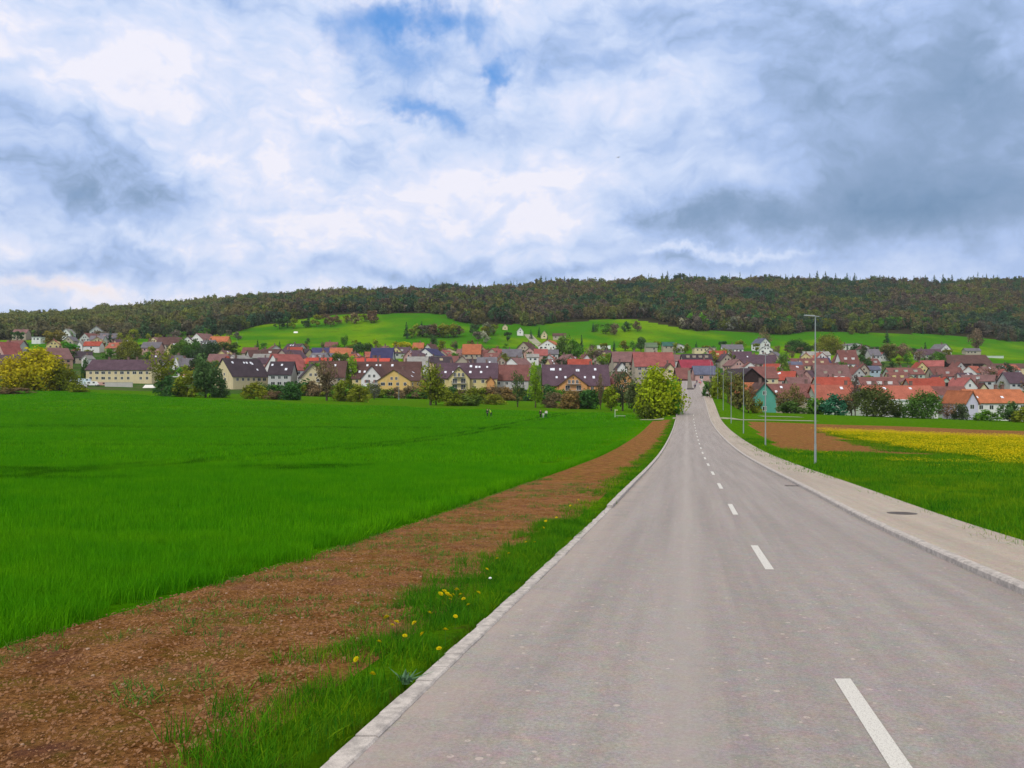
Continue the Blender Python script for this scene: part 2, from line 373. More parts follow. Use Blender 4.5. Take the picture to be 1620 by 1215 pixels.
def c_forest(k):
    r = k.ramp(k.rnd, [(0, (.085, .068, .036)), (.16, (.105, .092, .036)), (.32, (.066, .082, .028)), (.47, (.064, .055, .042)), (.60, (.030, .072, .026)),
                      (.74, (.085, .105, .022)), (.86, (.052, .044, .036)), (.95, (.020, .052, .024)), (1, (.12, .12, .03))], 'CONSTANT')
    n = k.noise(k.pos, .008, 4, .6)
    r = k.mix(k.m('MULTIPLY', k.rng(n, .52, .60), .75), r, (.012, .052, .034))
    n = k.noise(k.v('ADD', k.pos, (900, 300, 0)), .007, 4, .6)
    r = k.mix(k.m('MULTIPLY', k.rng(n, .54, .62), .6), r, (.092, .064, .058))
    n = k.noise(k.v('ADD', k.pos, (300, 1300, 0)), .012, 4, .6)
    r = k.mix(k.m('MULTIPLY', k.rng(n, .56, .64), .6), r, (.115, .135, .018))
    x, y, z = k.sep(k.pos)
    left = k.rng(x, -200, -700)
    r = k.mix(k.m('MULTIPLY', left, .6), r, (.125, .140, .032))
    return k.mix(1.0, r, k.ramp(k.v_, [(0, (1.0,) * 3), (1, (2.3,) * 3)]), 'MULTIPLY')
FORL = leafy('forest_leaves', c_forest, .15)
CONF = leafy('spruce_needles', lambda k: k.mix(1.0, k.mix(k.rnd, (.012, .045, .022), (.022, .060, .022)), k.ramp(k.v_, [(0, (1.0,) * 3), (1, (2.4,) * 3)]), 'MULTIPLY'), .05)
BARK = mat('bark', lambda k, p: k.mix(k.noise(k.pos, 3, 4, .6), (.050, .040, .030), (.11, .09, .07)), .95, 0)
STEM = leafy('stem', lambda k: k.mix(.5, (.05, .16, .02), (.09, .20, .03)))
def oicol(k): return k.new('ShaderNodeObjectInfo').outputs['Color']
def m_wall(k, p):
    c = oicol(k); n = k.noise(k.pos, .5, 5, .6); x, y, z = k.sep(k.pos)
    s = k.noise(k.comb(k.m('MULTIPLY', x, 1.2), k.m('MULTIPLY', y, 1.2), k.m('MULTIPLY', z, .15)), 1.0, 4, .6)
    c = k.mix(.35, c, k.ramp(n, [(.3, (.38,) * 3), (.7, (.58,) * 3)]), 'OVERLAY')
    return k.mix(k.m('MULTIPLY', k.rng(s, .5, .75), .22), c, (.20, .18, .15))
WALL = mat('wall_plaster', m_wall, .9, .1)
def m_roof(k, p):
    c = oicol(k); n = k.noise(k.pos, .35, 5, .65); tc = k.new('ShaderNodeTexCoord').outputs['Object']; f = k.noise(k.pos, 2.5, 4, .75)
    x, y, z = k.sep(tc)
    rows = k.m('FRACT', k.m('MULTIPLY', z, 2.6))
    c = k.mix(.55, c, k.ramp(n, [(.3, (.28,) * 3), (.7, (.68,) * 3)]), 'OVERLAY')
    c = k.mix(.5, c, k.ramp(f, [(.3, (.25,) * 3), (.7, (.75,) * 3)]), 'OVERLAY')
    return k.mix(k.m('MULTIPLY', k.m('LESS_THAN', rows, .22), .35), c, (.03, .02, .02))
ROOF = mat('roof_tiles', m_roof, .9, .1)
TRIM = mat('trim', lambda k, p: k.mix(.2, oicol(k), k.noise(k.pos, 2, 3, col=True), 'OVERLAY'), .7)
GLASS = mat('window_glass', lambda k, p: (.022, .028, .034), .12, .6)
SKYL = mat('skylight_glass', lambda k, p: (.75, .78, .85), .15, .8)  # pale base colour paints in the sky's reflection on the roof panes
METAL = mat('galvanised_steel', lambda k, p: k.mix(k.noise(k.pos, 5, 3), (.24, .27, .28), (.34, .38, .38)), .45, .5)
IRON = mat('cast_iron', lambda k, p: k.mix(k.noise(k.pos, 40, 3), (.085, .075, .07), (.15, .13, .12)), .7)
SKIN = mat('skin', lambda k, p: (.45, .27, .19), .6)
CLOTH = mat('cloth', lambda k, p: k.mix(.25, oicol(k), k.noise(k.pos, 14, 3, col=True), 'OVERLAY'), .9)
HAIR = mat('hair', lambda k, p: (.04, .025, .015), .7)
FEATH = mat('feathers', lambda k, p: (.02, .02, .022), .8)
# ------------------------------------------------------------------ ground sheets
def wheat_far(o):          # distance at which the crop ends
    return np.interp(-o, [-20, 6.8, 14, 25, 96, 247, 500, 900], [150, 157, 190, 206, 229, 296, 310, 320])
def forest_edge(px):
    return np.interp(px, [-500, 0, 300, 380, 470, 560, 700, 760, 860, 1000, 1087, 1300, 1500, 1620, 2200], [760, 780, 830, 860, 930, 955, 950, 900, 950, 965, 900, 915, 925, 925, 900])
def region(o, d):
    x = o + RD * d; px = CX + FPX * x / np.maximum(d, 20)
    r = np.full(o.shape, 6)                                         # 6 village
    r[(d < 330)] = 0                                                # 0 mown grass
    r[(d > 640)] = 5                                                # 5 meadow
    r[(d > 560) & (px > 380) & (px < 900)] = 5
    r[(d > forest_edge(px)) & (d > 330)] = 7
    wf = wheat_far(o)
    r[(o < -6.8) & (d < wf)] = 2
    r[(o >= -6.8) & (o < -2.9) & (d < 157)] = 1
    r[(o >= -2.9) & (o < 8.6) & (d < 330)] = 0
    bl = np.interp(d, [72, 150], [8.9, 11.5]); yl = np.interp(d, [62, 75, 93, 105, 130], [26, 24.6, 22.8, 20, 22])
    r[(o >= bl) & (d > 71) & (d < 156) & (o < 130)] = 1
    r[(o >= yl) & (d > 30) & (d < 131) & (o < 130)] = 3
    r[(np.abs(o) < 700) & (d < 600) & (d > 330) & (r == 6)] = 6
    return r
OC = np.unique(np.round(np.concatenate([-np.geomspace(60, 3200, 60), np.arange(-60, -16, 1.0), np.arange(-16, -7.8, .8), [-6.8, -6.0, -5.2, -4.3, -3.4, -2.9, -2.44, -2.38, 6.55, 6.7, 7.3, 8.0, 8.6], np.arange(9, 30, .9), np.arange(30, 70, 1.6), np.geomspace(72, 3200, 60), [-2.3 + 3, 3.5]]), 3))
DCc = np.unique(np.concatenate([np.arange(-60, 0, 4), np.arange(0, 30, .8), np.arange(30, 80, 1.3), np.arange(80, 340, 2.5), np.arange(340, 700, 6), np.arange(700, 1800, 12), np.arange(1800, 3301, 150)]))
def build_ground():
    O, D = np.meshgrid(OC, DCc, indexing='ij'); X = O + RD * D; Z = T(X, D)
    Z = np.where((O > -2.40) & (O < 6.6) & (D < 480), Z - .25, Z)
    ni, nj = O.shape
    oc = .5 * (O[:-1, :-1] + O[1:, 1:]); dc = .5 * (D[:-1, :-1] + D[1:, 1:]); rg = region(oc, dc)
    names = {0: ('grass_ground', VERGE), 1: ('bare_soil', SOIL), 2: ('crop_field', WHEATG), 3: ('flower_field', YELLG), 5: ('hillside_meadow', MEADOW), 6: ('village_ground', VILLG), 7: ('wooded_hill', FLOORM)}
    P = np.stack([X, D, Z], -1).reshape(-1, 3)
    for r, (nm, m) in names.items():
        I, J = np.nonzero(rg == r)
        if not len(I): continue
        q = np.stack([I * nj + J, (I + 1) * nj + J, (I + 1) * nj + J + 1, I * nj + J + 1], -1)
        u, inv = np.unique(q, return_inverse=True); inv = inv.reshape(q.shape)
        me = mesh(nm, P[u], inv, m, True); tag(obj(nm, me), kind='structure')
build_ground()
def strip(name, o0, o1, d0, d1, zo, m, step=1.0, no=2, kind='structure', skirt=0, zfun=zroad):
    ds = np.arange(d0, d1 + step * .5, step); os_ = np.linspace(o0, o1, no); V = []; F = []
    cols = list(os_)
    for d in ds:
        z = float(zfun(d)) + zo
        row = [(o + RD * d, d, z) for o in cols]
        if skirt: row = [(cols[0] + RD * d, d, z - skirt)] + row + [(cols[-1] + RD * d, d, z - skirt)]
        V += row
    n = len(cols) + (2 if skirt else 0)
    for i in range(len(ds) - 1):
        for j in range(n - 1): F.append((i * n + j, i * n + j + 1, (i + 1) * n + j + 1, (i + 1) * n + j))
    return tag(obj(name, mesh(name, V, F, m)), kind=kind)
strip('road', -2.25, 4.52, -50, 470, 0, ASPH, no=4, skirt=.3)
strip('sidewalk', 4.66, 6.7, -50, 470, .10, SIDE, no=3, skirt=.4)
def kerb_side(name, o0, o1, zf, h, d0, d1, L, jit, seed):
    rnd = random.Random(seed); mb = MB(); d = d0
    while d < d1:
        bow = np.interp(d, [4, 10, 17, 24, 45], [.06, 0, -.08, -.06, 0])
        l = L * rnd.uniform(.85, 1.15); e = d + l - .012; a = o0 + bow + rnd.uniform(-jit, jit); b = o1 + bow + rnd.uniform(-jit, jit) * .5; t = h + rnd.uniform(-.006, .006)
        z0 = float(zroad(d)); z1 = float(zroad(e)); c = .015
        mb.add([(a+RD*d,d,z0-.3),(b+RD*d,d,z0-.3),(b+RD*e,e,z1-.3),(a+RD*e,e,z1-.3),
                (a+RD*d,d,z0+t),(b-c+RD*d,d,z0+t),(b-c+RD*e,e,z1+t),(a+RD*e,e,z1+t),(b+RD*d,d,z0+t-c),(b+RD*e,e,z1+t-c)],
               [(4,5,6,7),(5,8,9,6),(8,1,2,9),(0,4,7,3),(0,1,8,5,4),(3,7,6,9,2)])
        d += l
        if d > 60: L = 2.0
    return tag(mb.build(name, STONE), kind='structure')
kerb_side('kerb', -2.33, -2.17, None, .022, -4, 23.5, .42, .012, 1)
kerb_side('kerb', -2.32, -2.15, None, .10, 23.6, 157, 1.0, .004, 2)
kerb_side('kerb', -2.32, -2.15, None, .09, 166, 330, 2.0, .004, 3)
# right-hand kerb: mirrored so that its chamfer faces the road
def kerb_right():
    rnd = random.Random(5); mb = MB(); d = -6; L = 1.0
    while d < 330:
        e = d + L - .012; a = 4.5; b = 4.665; t = .115; z0 = float(zroad(d)); z1 = float(zroad(e)); c = .03
        mb.add([(a+RD*d,d,z0-.3),(b+RD*d,d,z0-.3),(b+RD*e,e,z1-.3),(a+RD*e,e,z1-.3),
                (a+c+RD*d,d,z0+t),(b+RD*d,d,z0+t),(b+RD*e,e,z1+t),(a+c+RD*e,e,z1+t),(a+RD*d,d,z0+t-c),(a+RD*e,e,z1+t-c)],
               [(4,5,6,7),(8,4,7,9),(0,8,9,3),(1,2,6,5),(0,1,5,4,8),(3,9,7,6,2)])
        d += L
    tag(mb.build('kerb', STONE), kind='structure')
kerb_right()
def dashes():
    mb = MB(); d = 3.85 - 9
    for i in range(20):
        a, b = d, d + 3.0
        n = 6
        for j in range(n):
            e, g = a + (b - a) * j / n, a + (b - a) * (j + 1) / n
            mb.add([(1.265+RD*e,e,float(zroad(e))+.004),(1.405+RD*e,e,float(zroad(e))+.004),(1.405+RD*g,g,float(zroad(g))+.004),(1.265+RD*g,g,float(zroad(g))+.004)],[(0,1,2,3)])
        d += 9
    tag(mb.build('road_markings', PAINT), kind='structure')
dashes()
def track(name, pts, w, m=GRAVEL):
    V = []; F = []
    P = [Vector((o + RD * d, d)) for o, d in pts]; Q = []
    for a, b in zip(P, P[1:]):
        n = max(1, int((b - a).length / 2)); Q += [a.lerp(b, i / n) for i in range(n)]
    Q.append(P[-1])
    for i, p in enumerate(Q):
        t = (Q[min(i + 1, len(Q) - 1)] - Q[max(i - 1, 0)]).normalized(); s = Vector((-t.y, t.x))
        for c in (-w / 2, 0, w / 2):
            q = p + s * c; V.append((q.x, q.y, float(T(q.x, q.y)) + .06))
    for i in range(len(Q) - 1):
        for j in (0, 1): F.append((3*i+j, 3*i+j+1, 3*i+j+4, 3*i+j+3))
    tag(obj(name, mesh(name, V, F, m)), kind='structure')
track('field_track', [(-2.2, 161), (-5, 161.5), (-9.5, 163)], 3.2)
track('field_track', [(6.5, 160), (12, 163), (20, 166), (27, 168)], 3.0)
track('field_track', [(17, 186), (22, 187), (27, 187.5)], 3.0)
track('hill_road', [((868-CX)/FPX*700-RD*700, 700), ((853-CX)/FPX*790-RD*790, 790), ((835-CX)/FPX*860-RD*860, 860)], 9)
# ------------------------------------------------------------------ scattering with geometry nodes
def scatter(name, protos, pts, rots, scl, picks, kind='stuff', label=None):
    col = bpy.data.collections.new(name + '_kinds')
    for i, p in enumerate(protos): p.name = '%s_kind_%02d' % (name, i); col.objects.link(p)
    me = bpy.data.meshes.new(name); me.from_pydata([tuple(map(float, p)) for p in pts], [], [])
    a = me.attributes.new('rot', 'FLOAT_VECTOR', 'POINT'); a.data.foreach_set('vector', np.asarray(rots, np.float32).ravel())
    a = me.attributes.new('scl', 'FLOAT', 'POINT'); a.data.foreach_set('value', np.asarray(scl, np.float32))
    a = me.attributes.new('pick', 'INT', 'POINT'); a.data.foreach_set('value', np.asarray(picks, np.int32))
    o = obj(name, me); g = bpy.data.node_groups.new(name, 'GeometryNodeTree')
    g.interface.new_socket('Geometry', in_out='INPUT', socket_type='NodeSocketGeometry'); g.interface.new_socket('Geometry', in_out='OUTPUT', socket_type='NodeSocketGeometry')
    gi = g.nodes.new('NodeGroupInput'); go = g.nodes.new('NodeGroupOutput'); ip = g.nodes.new('GeometryNodeInstanceOnPoints')
    ci = g.nodes.new('GeometryNodeCollectionInfo'); ci.inputs['Collection'].default_value = col; ci.inputs['Separate Children'].default_value = True; ci.inputs['Reset Children'].default_value = True
    def na(n, t):
        q = g.nodes.new('GeometryNodeInputNamedAttribute'); q.data_type = t; q.inputs[0].default_value = n; return [s for s in q.outputs if s.enabled][0]
    L = g.links.new
    L(gi.outputs[0], ip.inputs['Points']); L(ci.outputs[0], ip.inputs['Instance']); ip.inputs['Pick Instance'].default_value = True
    L(na('pick', 'INT'), ip.inputs['Instance Index']); L(na('rot', 'FLOAT_VECTOR'), ip.inputs['Rotation']); L(na('scl', 'FLOAT'), ip.inputs['Scale'])
    L(ip.outputs[0], go.inputs[0])
    md = o.modifiers.new('scatter', 'NODES'); md.node_group = g
    tag(o, label, None, None, kind); return o
# ------------------------------------------------------------------ low vegetation
def blades(seed, n, size, h, wd, lean=.35, segs=2, hv=.3, round_=False):
    r = np.random.default_rng(seed); V = []; F = []; A = []
    for i in range(n):
        if round_:
            a = r.uniform(0, 6.28); q = math.sqrt(r.random()) * size / 2; x, y = q * math.cos(a), q * math.sin(a)
        else: x, y = r.uniform(-.5, .5, 2) * size
        t = r.uniform(0, 2 * math.pi); hh = h * (1 + r.normal() * hv * .6); ln = abs(r.normal()) * lean * hh; w = wd * r.uniform(.6, 1.3)
        dx, dy = math.cos(t), math.sin(t); f = r.uniform(0, 6.28); sx, sy = math.cos(f) * w / 2, math.sin(f) * w / 2; b = len(V); val = r.random()
        for s in range(segs):
            u = s / segs; k = ln * u * u; ww = 1 - .4 * u
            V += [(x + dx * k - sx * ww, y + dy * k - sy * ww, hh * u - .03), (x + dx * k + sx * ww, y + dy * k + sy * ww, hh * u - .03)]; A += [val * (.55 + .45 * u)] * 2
            if s: F.append((b + 2 * s - 2, b + 2 * s - 1, b + 2 * s + 1, b + 2 * s))
        V.append((x + dx * ln, y + dy * ln, hh * (1 - .25 * min(1, ln / hh)))); A.append(val)
        F.append((b + 2 * segs - 2, b + 2 * segs - 1, b + 2 * segs))
    return V, F, A
def proto(name, vfa, m): return bpy.data.objects.new(name, mesh(name, vfa[0], vfa[1], m, attr=vfa[2]))
def in_view(x, d, m=60):
    px = CX + FPX * x / np.maximum(d, .5); return (d > 1.5) & (px > -m - 300 * (d < 12)) & (px < 1620 + m + 300 * (d < 12))
def place(name, protos, o, d, seed, smin=.8, smax=1.2, dz=0, keep=None, label=None, tilt=True, zrot=True, sclf=None):
    r = np.random.default_rng(seed); x = o + RD * d; k = in_view(x, d)
    if keep is not None: k &= keep
    o, x, d = o[k], x[k], d[k]; z = T(x, d) + dz
    h = .5; nx = -(T(x + h, d) - T(x - h, d)); ny = -(T(x, d + h) - T(x, d - h)); a = r.uniform(0, 6.28, len(x))
    rots = []
    for i in range(len(x)):
        if tilt: rots.append(tuple((Vector((nx[i], ny[i], 1)).to_track_quat('Z', 'Y').to_matrix() @ Matrix.Rotation(a[i], 3, 'Z')).to_euler()))
        else: rots.append((0, 0, a[i]))
    s = r.uniform(smin, smax, len(x))
    if sclf is not None: s = s * sclf[k]
    return scatter(name, protos, np.stack([x, d, z], 1), rots, s, r.integers(0, len(protos), len(x)), 'stuff', label)
def grid(o0, o1, d0, d1, st, seed, jit=.5):
    r = np.random.default_rng(seed); o, d = np.meshgrid(np.arange(o0, o1, st), np.arange(d0, d1, st)); o = o.ravel(); d = d.ravel()
    return o + r.uniform(-jit, jit, len(o)) * st, d + r.uniform(-jit, jit, len(d)) * st
def vnoise(x, y, s, seed=0):
    r = np.random.default_rng(seed); g = r.random((64, 64)); a, b = x / s, y / s; i = np.floor(a).astype(int); j = np.floor(b).astype(int); a = a - i; b = b - j
    a = a * a * (3 - 2 * a); b = b * b * (3 - 2 * b)
    return (g[i % 64, j % 64] * (1 - a) + g[(i + 1) % 64, j % 64] * a) * (1 - b) + (g[i % 64, (j + 1) % 64] * (1 - a) + g[(i + 1) % 64, (j + 1) % 64] * a) * b
def wheat():
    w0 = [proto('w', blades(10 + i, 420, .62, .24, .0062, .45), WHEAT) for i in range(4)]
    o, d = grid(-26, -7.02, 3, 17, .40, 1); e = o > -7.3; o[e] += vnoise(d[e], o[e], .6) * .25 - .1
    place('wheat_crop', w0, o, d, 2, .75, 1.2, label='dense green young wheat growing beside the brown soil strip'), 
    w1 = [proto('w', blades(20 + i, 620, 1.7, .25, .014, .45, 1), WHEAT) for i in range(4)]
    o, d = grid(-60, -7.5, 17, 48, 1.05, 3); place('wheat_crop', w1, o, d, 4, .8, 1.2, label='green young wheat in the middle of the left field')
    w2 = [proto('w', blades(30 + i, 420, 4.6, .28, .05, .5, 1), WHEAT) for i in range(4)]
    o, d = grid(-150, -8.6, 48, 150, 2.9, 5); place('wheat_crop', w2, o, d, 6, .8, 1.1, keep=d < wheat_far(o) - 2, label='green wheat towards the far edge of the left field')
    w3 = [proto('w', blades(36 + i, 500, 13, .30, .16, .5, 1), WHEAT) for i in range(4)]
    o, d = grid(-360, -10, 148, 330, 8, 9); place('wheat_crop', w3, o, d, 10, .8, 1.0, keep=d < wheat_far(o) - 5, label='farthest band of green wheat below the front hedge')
    e1 = [proto('w', blades(40 + i, 90, .45, .27, .02, .6, 1), WHEAT) for i in range(3)]
    o, d = grid(-7.5, -6.9, 17, 90, .32, 7); place('wheat_crop', e1, o, d, 8, .7, 1.2, label='ragged right-hand edge of the wheat along the soil strip')
wheat()
def verge():
    g0 = [proto('g', blades(50 + i, 120, .42, .11, .0065, .8, hv=.6), GRASS) for i in range(4)] + [proto('g', blades(55 + i, 90, .40, .09, .006, .9, hv=.6), GRASSY) for i in range(2)]
    o, d = grid(-4.3, -2.33, 2.5, 20, .17, 11)
    lim = -3.05 - .75 * np.clip(vnoise(o * 0, d, 1.3, 3) - .30, 0, 1) * 1.3; u = np.random.default_rng(3).random(len(o))
    keep = ((o > lim) | ((o > lim - .45) & (u < .25) & (vnoise(o, d, .5, 31) > .45))) & (vnoise(o, d, .45, 17) > .16) & ((o < -2.40) | (u < .3))
    sc = .55 + .9 * vnoise(o, d, .7, 5); sc = sc * np.clip((-2.25 - o) / .5, .35, 1)
    place('verge_grass', g0, o, d, 12, .8, 1.2, keep=keep, sclf=sc, label='tufted green grass between the pale kerb and the soil')
    tall = [proto('g', blades(60 + i, 42, .22, .20, .007, .7, hv=.5, round_=True), GRASS) for i in range(3)]
    o, d = grid(-3.6, -2.6, 3, 30, .42, 13); u = np.random.default_rng(9).random(len(o))
    place('verge_grass', tall, o, d, 14, .6, 1.2, keep=vnoise(o, d, .9, 8) > .62, label='taller grass tufts standing in the left verge')
    g1 = [proto('g', blades(70 + i, 150, .9, .13, .016, .8, 1, hv=.5), [GRASS, GRASSY][i % 2]) for i in range(4)]
    o, d = grid(-4.2, -2.5, 20, 158, .6, 15); lim = -3.1 - .7 * np.clip(vnoise(o * 0, d, 3, 3) - .3, 0, 1)
    place('verge_grass', g1, o, d, 16, .8, 1.3, keep=(o > lim), label='strip of grass along the left kerb running downhill')
    o, d = grid(7.15, 28, 9, 40, .62, 17); place('verge_grass', g1, o, d, 18, .8, 1.4, sclf=.7 + .8 * vnoise(o, d, 2.0, 6), label='lush grass bank to the right of the sidewalk')
    g2 = [proto('g', blades(80 + i, 220, 2.6, .17, .04, .8, 1, hv=.5), [GRASS, GRASSY][i % 2]) for i in range(4)]
    o, d = grid(7.6, 60, 40, 74, 1.6, 19); bl = np.interp(d, [62, 75, 93, 105, 130], [26, 24.6, 22.8, 20, 22])
    place('verge_grass', g2, o, d, 20, .8, 1.3, keep=(o < bl) & ((d < 70) | (o < 8.6)), sclf=.7 + .8 * vnoise(o, d, 3.0, 6), label='grass around the first street lamp and below the yellow field')
    o, d = grid(7.4, 24, 74, 104, 1.6, 21); place('verge_grass', g2, o, d, 22, .8, 1.2, keep=(o < 8.8) | ((o > 19) & (d < 100)), label='grass between sidewalk and ploughed soil')
    # weeds and grass on the soil
    wd = [proto('g', blades(90 + i, 26, .20, .06, .014, 1.6, 1, hv=.5, round_=True), WEED) for i in range(3)]
    o, d = grid(-6.75, -3.3, 3, 40, .22, 23); v = vnoise(o, d, 1.1, 12); u = np.random.default_rng(4).random(len(o))
    place('seedling_weeds', wd, o, d, 24, .5, 1.4, keep=((v > .60) & (u < .75)) | (u < .03) | ((o < -6.4) & (u < .35)), label='low seedling weeds scattered over the brown soil')
verge()
def clod(seed, m, rough=.35):
    r = random.Random(seed); import bmesh
    bm = bmesh.new(); bmesh.ops.create_icosphere(bm, subdivisions=1, radius=1)
    for v in bm.verts: v.co *= 1 + r.uniform(-rough, rough); v.co.z *= .6
    me = bpy.data.meshes.new('clod'); bm.to_mesh(me); bm.free(); me.materials.append(m); return bpy.data.objects.new('clod', me)
CLODM = mat('soil_clod', lambda k, p: k.mix(k.noise(k.pos, 3, 4, .7), (.13, .058, .022), (.38, .205, .110)), .95, .05)
PEBM = mat('pebble', lambda k, p: k.mix(k.noise(k.pos, 2, 3, .7), (.25, .14, .08), (.46, .32, .23)), .9)
def soil():
    cl = [clod(i, CLODM) for i in range(5)]; r = np.random.default_rng(5)
    n = 42000; d = 2.5 + 32 * r.random(n) ** 1.7; o = r.uniform(-6.9, -3.2, n); x = o + RD * d; k = in_view(x, d); x, d = x[k], d[k]
    s = .006 + .013 * r.random(len(x)) ** 2.5 + .015 * (r.random(len(x)) < .012); z = T(x, d) + s * .1
    scatter('soil_clods', cl, np.stack([x, d, z], 1), r.uniform(-.6, .6, (len(x), 3)) + np.array([0, 0, 1]) * r.uniform(0, 6, (len(x), 1)), s, r.integers(0, 5, len(x)), 'stuff', 'crumbly brown clods on the tilled strip left of the verge')
    pb = [clod(20 + i, PEBM, .15) for i in range(3)]; n = 420; d = 2.5 + 32 * r.random(n) ** 1.5; o = r.uniform(-6.8, -3.2, n); x = o + RD * d; k = in_view(x, d); x, d = x[k], d[k]
    s = .007 + .016 * r.random(len(x)) ** 2
    scatter('soil_pebbles', pb, np.stack([x, d, T(x, d) + s * .3], 1), r.uniform(0, 6, (len(x), 3)) * np.array([0, 0, 1]), s, r.integers(0, 3, len(x)), 'stuff', 'small pale pebbles lying on the tilled soil')
soil()
def flower_patch(seed, n, size, h, fw):
    r = np.random.default_rng(seed); V = []; F = []; A = []
    for i in range(n):
        x, y = r.uniform(-.5, .5, 2) * size; z = h * r.uniform(.6, 1.15); w = fw * r.uniform(.6, 1.3); b = len(V); t = r.uniform(0, 6.28); tl = r.uniform(-.6, .6)
        for q in range(4): a = t + q * math.pi / 2; V.append((x + w * math.cos(a), y + w * math.sin(a), z + tl * w * math.cos(a))); A.append(r.random())
        F.append((b, b + 1, b + 2, b + 3))
    return V, F, A
def mustard():
    fp = [proto('f', flower_patch(i, 110, 2.4, .42, .045), FLOW) for i in range(3)]; gp = [proto('g', blades(100 + i, 120, 2.4, .42, .05, .4, 1), GRASSY) for i in range(2)]
    o, d = grid(15, 110, 38, 131, 1.5, 31); yl = np.interp(d, [42, 56, 70, 93, 105, 130], [22.5, 23.0, 23.5, 22.8, 20, 22]) + 3.5 * (vnoise(o, d, 3.5, 44) - .5); v = vnoise(o, d, 4, 2) + .38 * np.clip((d - 50) / 50, 0, 1) + .05
    inn = (o > yl)
    place('yellow_flowers', fp, o, d, 32, .8, 1.2, keep=inn & (v > .48) , label='mass of yellow flowers on the field right of the lamps')
    place('yellow_flowers', fp[:2], o, d, 35, .5, .8, keep=inn & (v > .62) , label='denser yellow blossom on the same right-hand field')
    place('flower_leaves', gp, o, d, 33, .7, 1.1, keep=inn & (d < 122), label='green leaves under the yellow flowers')
    f2 = [proto('f', flower_patch(40 + i, 26, 1.2, .30, .03), FLOW) for i in range(3)]
    o, d = grid(9, 27, 18, 66, .8, 34); v = vnoise(o, d, 3, 21); u = np.random.default_rng(8).random(len(o))
    lane = np.abs(d - 57 - .25 * (o - 20)) < 2.2
    place('meadow_dandelions', f2, o, d, 36, .6, 1.1, keep=(lane & (o > 13) & (u < .75)) | ((v > .72) & (u < .35)), label='yellow dandelions dotted through the right grass bank')
mustard()
# ------------------------------------------------------------------ single flowers beside the left kerb
def dandelions():
    head = MB(); r = random.Random(3)
    for k in range(3):
        for q in range(9):
            a = q * 2 * math.pi / 9 + k * .35; w = .020 * (1 - .25 * k); head.add([(0, 0, .002 * k), (w * math.cos(a - .3), w * math.sin(a - .3), .004 + .005 * k), (w * 1.15 * math.cos(a), w * 1.15 * math.sin(a), .006 + .005 * k), (w * math.cos(a + .3), w * math.sin(a + .3), .004 + .005 * k)], [(0, 1, 2, 3)])
    hm = mesh('flower_head', head.V, head.F, FLOW, attr=[r.random() for _ in head.V]); sm = mesh('stem', *(lambda m: (m.V, m.F))(MB().tube((0, 0, 0), (.004, .002, .16), .003, .002, 5)), STEM)
    clusters = [([(697,951),(703,948),(709,951),(712,954),(717,947),(729,952),(713,960),(707,955),(723,949),(733,958)], 'yellow dandelion in the largest cluster, beside the kerb in the left verge', 'dandelions in the largest cluster by the left kerb'),
                ([(612,1000),(627,1000),(621,1004)], 'yellow dandelion on the left verge, in the small bunch nearer the camera', 'dandelions in the small bunch nearer the camera'),
                ([(600,1030),(694,1040),(655,1000),(741,965),(680,982),(640,1015),(668,1022),(720,985),(757,948),(563,1062),(590,1090),(705,1012)], 'lone yellow dandelion scattered between the dandelion clusters of the left verge', 'lone dandelions of the left verge'),
                ([(787,887),(805,880),(770,905),(846,858),(902,800),(915,790),(930,770),(860,836),(863,827),(832,862),(880,820)], 'small yellow dandelion farther down the left verge', 'dandelions farther down the left verge')]
    root = None; rr = random.Random(8)
    for pts, lab, grp in clusters:
        for px, py in pts:
            x, d, z = ground_at(px, py + 130 / (1 + .08 * 10) * .14)
            o = empty('dandelion', (x, d, z), lab, 'flower', grp, rr.uniform(0, 6))
            s = rr.uniform(.85, 1.25); o.scale = (s, s, s * rr.uniform(.8, 1.15))
            a = obj('stem', sm, o); b = obj('flower_head', hm, o); b.location = (.004, .002, .16); b.rotation_euler = (rr.uniform(.2, .8), rr.uniform(-.4, .4), 0); b.scale = (1.35,) * 3
    x, d, z = ground_at(775, 934); o = empty('dandelion', (x, d, z), 'white dandelion seed clock in the left verge above the kerb', 'flower')
    obj('stem', sm, o); c = clod(77, mat('seed_fluff', lambda k, p: (.8, .8, .78)), .1); SC.collection.objects.link(c); c.name = 'seed_head'; c.parent = o; c.location = (.004, .002, .17); c.scale = (.025,) * 3
    wl = blades(7, 30, .10, .08, .030, 1.5, 2, hv=.4, round_=True)
    x, d, z = ground_at(640, 1075); o = obj('broadleaf_weed', mesh('broadleaf_weed', wl[0], wl[1], mat('grey_green_leaf', lambda k, p: (.10, .20, .10)))); o.location = (x, d, z); tag(o, 'grey-green broad-leaved weed in the left verge beside the near kerb', 'plant')
dandelions()
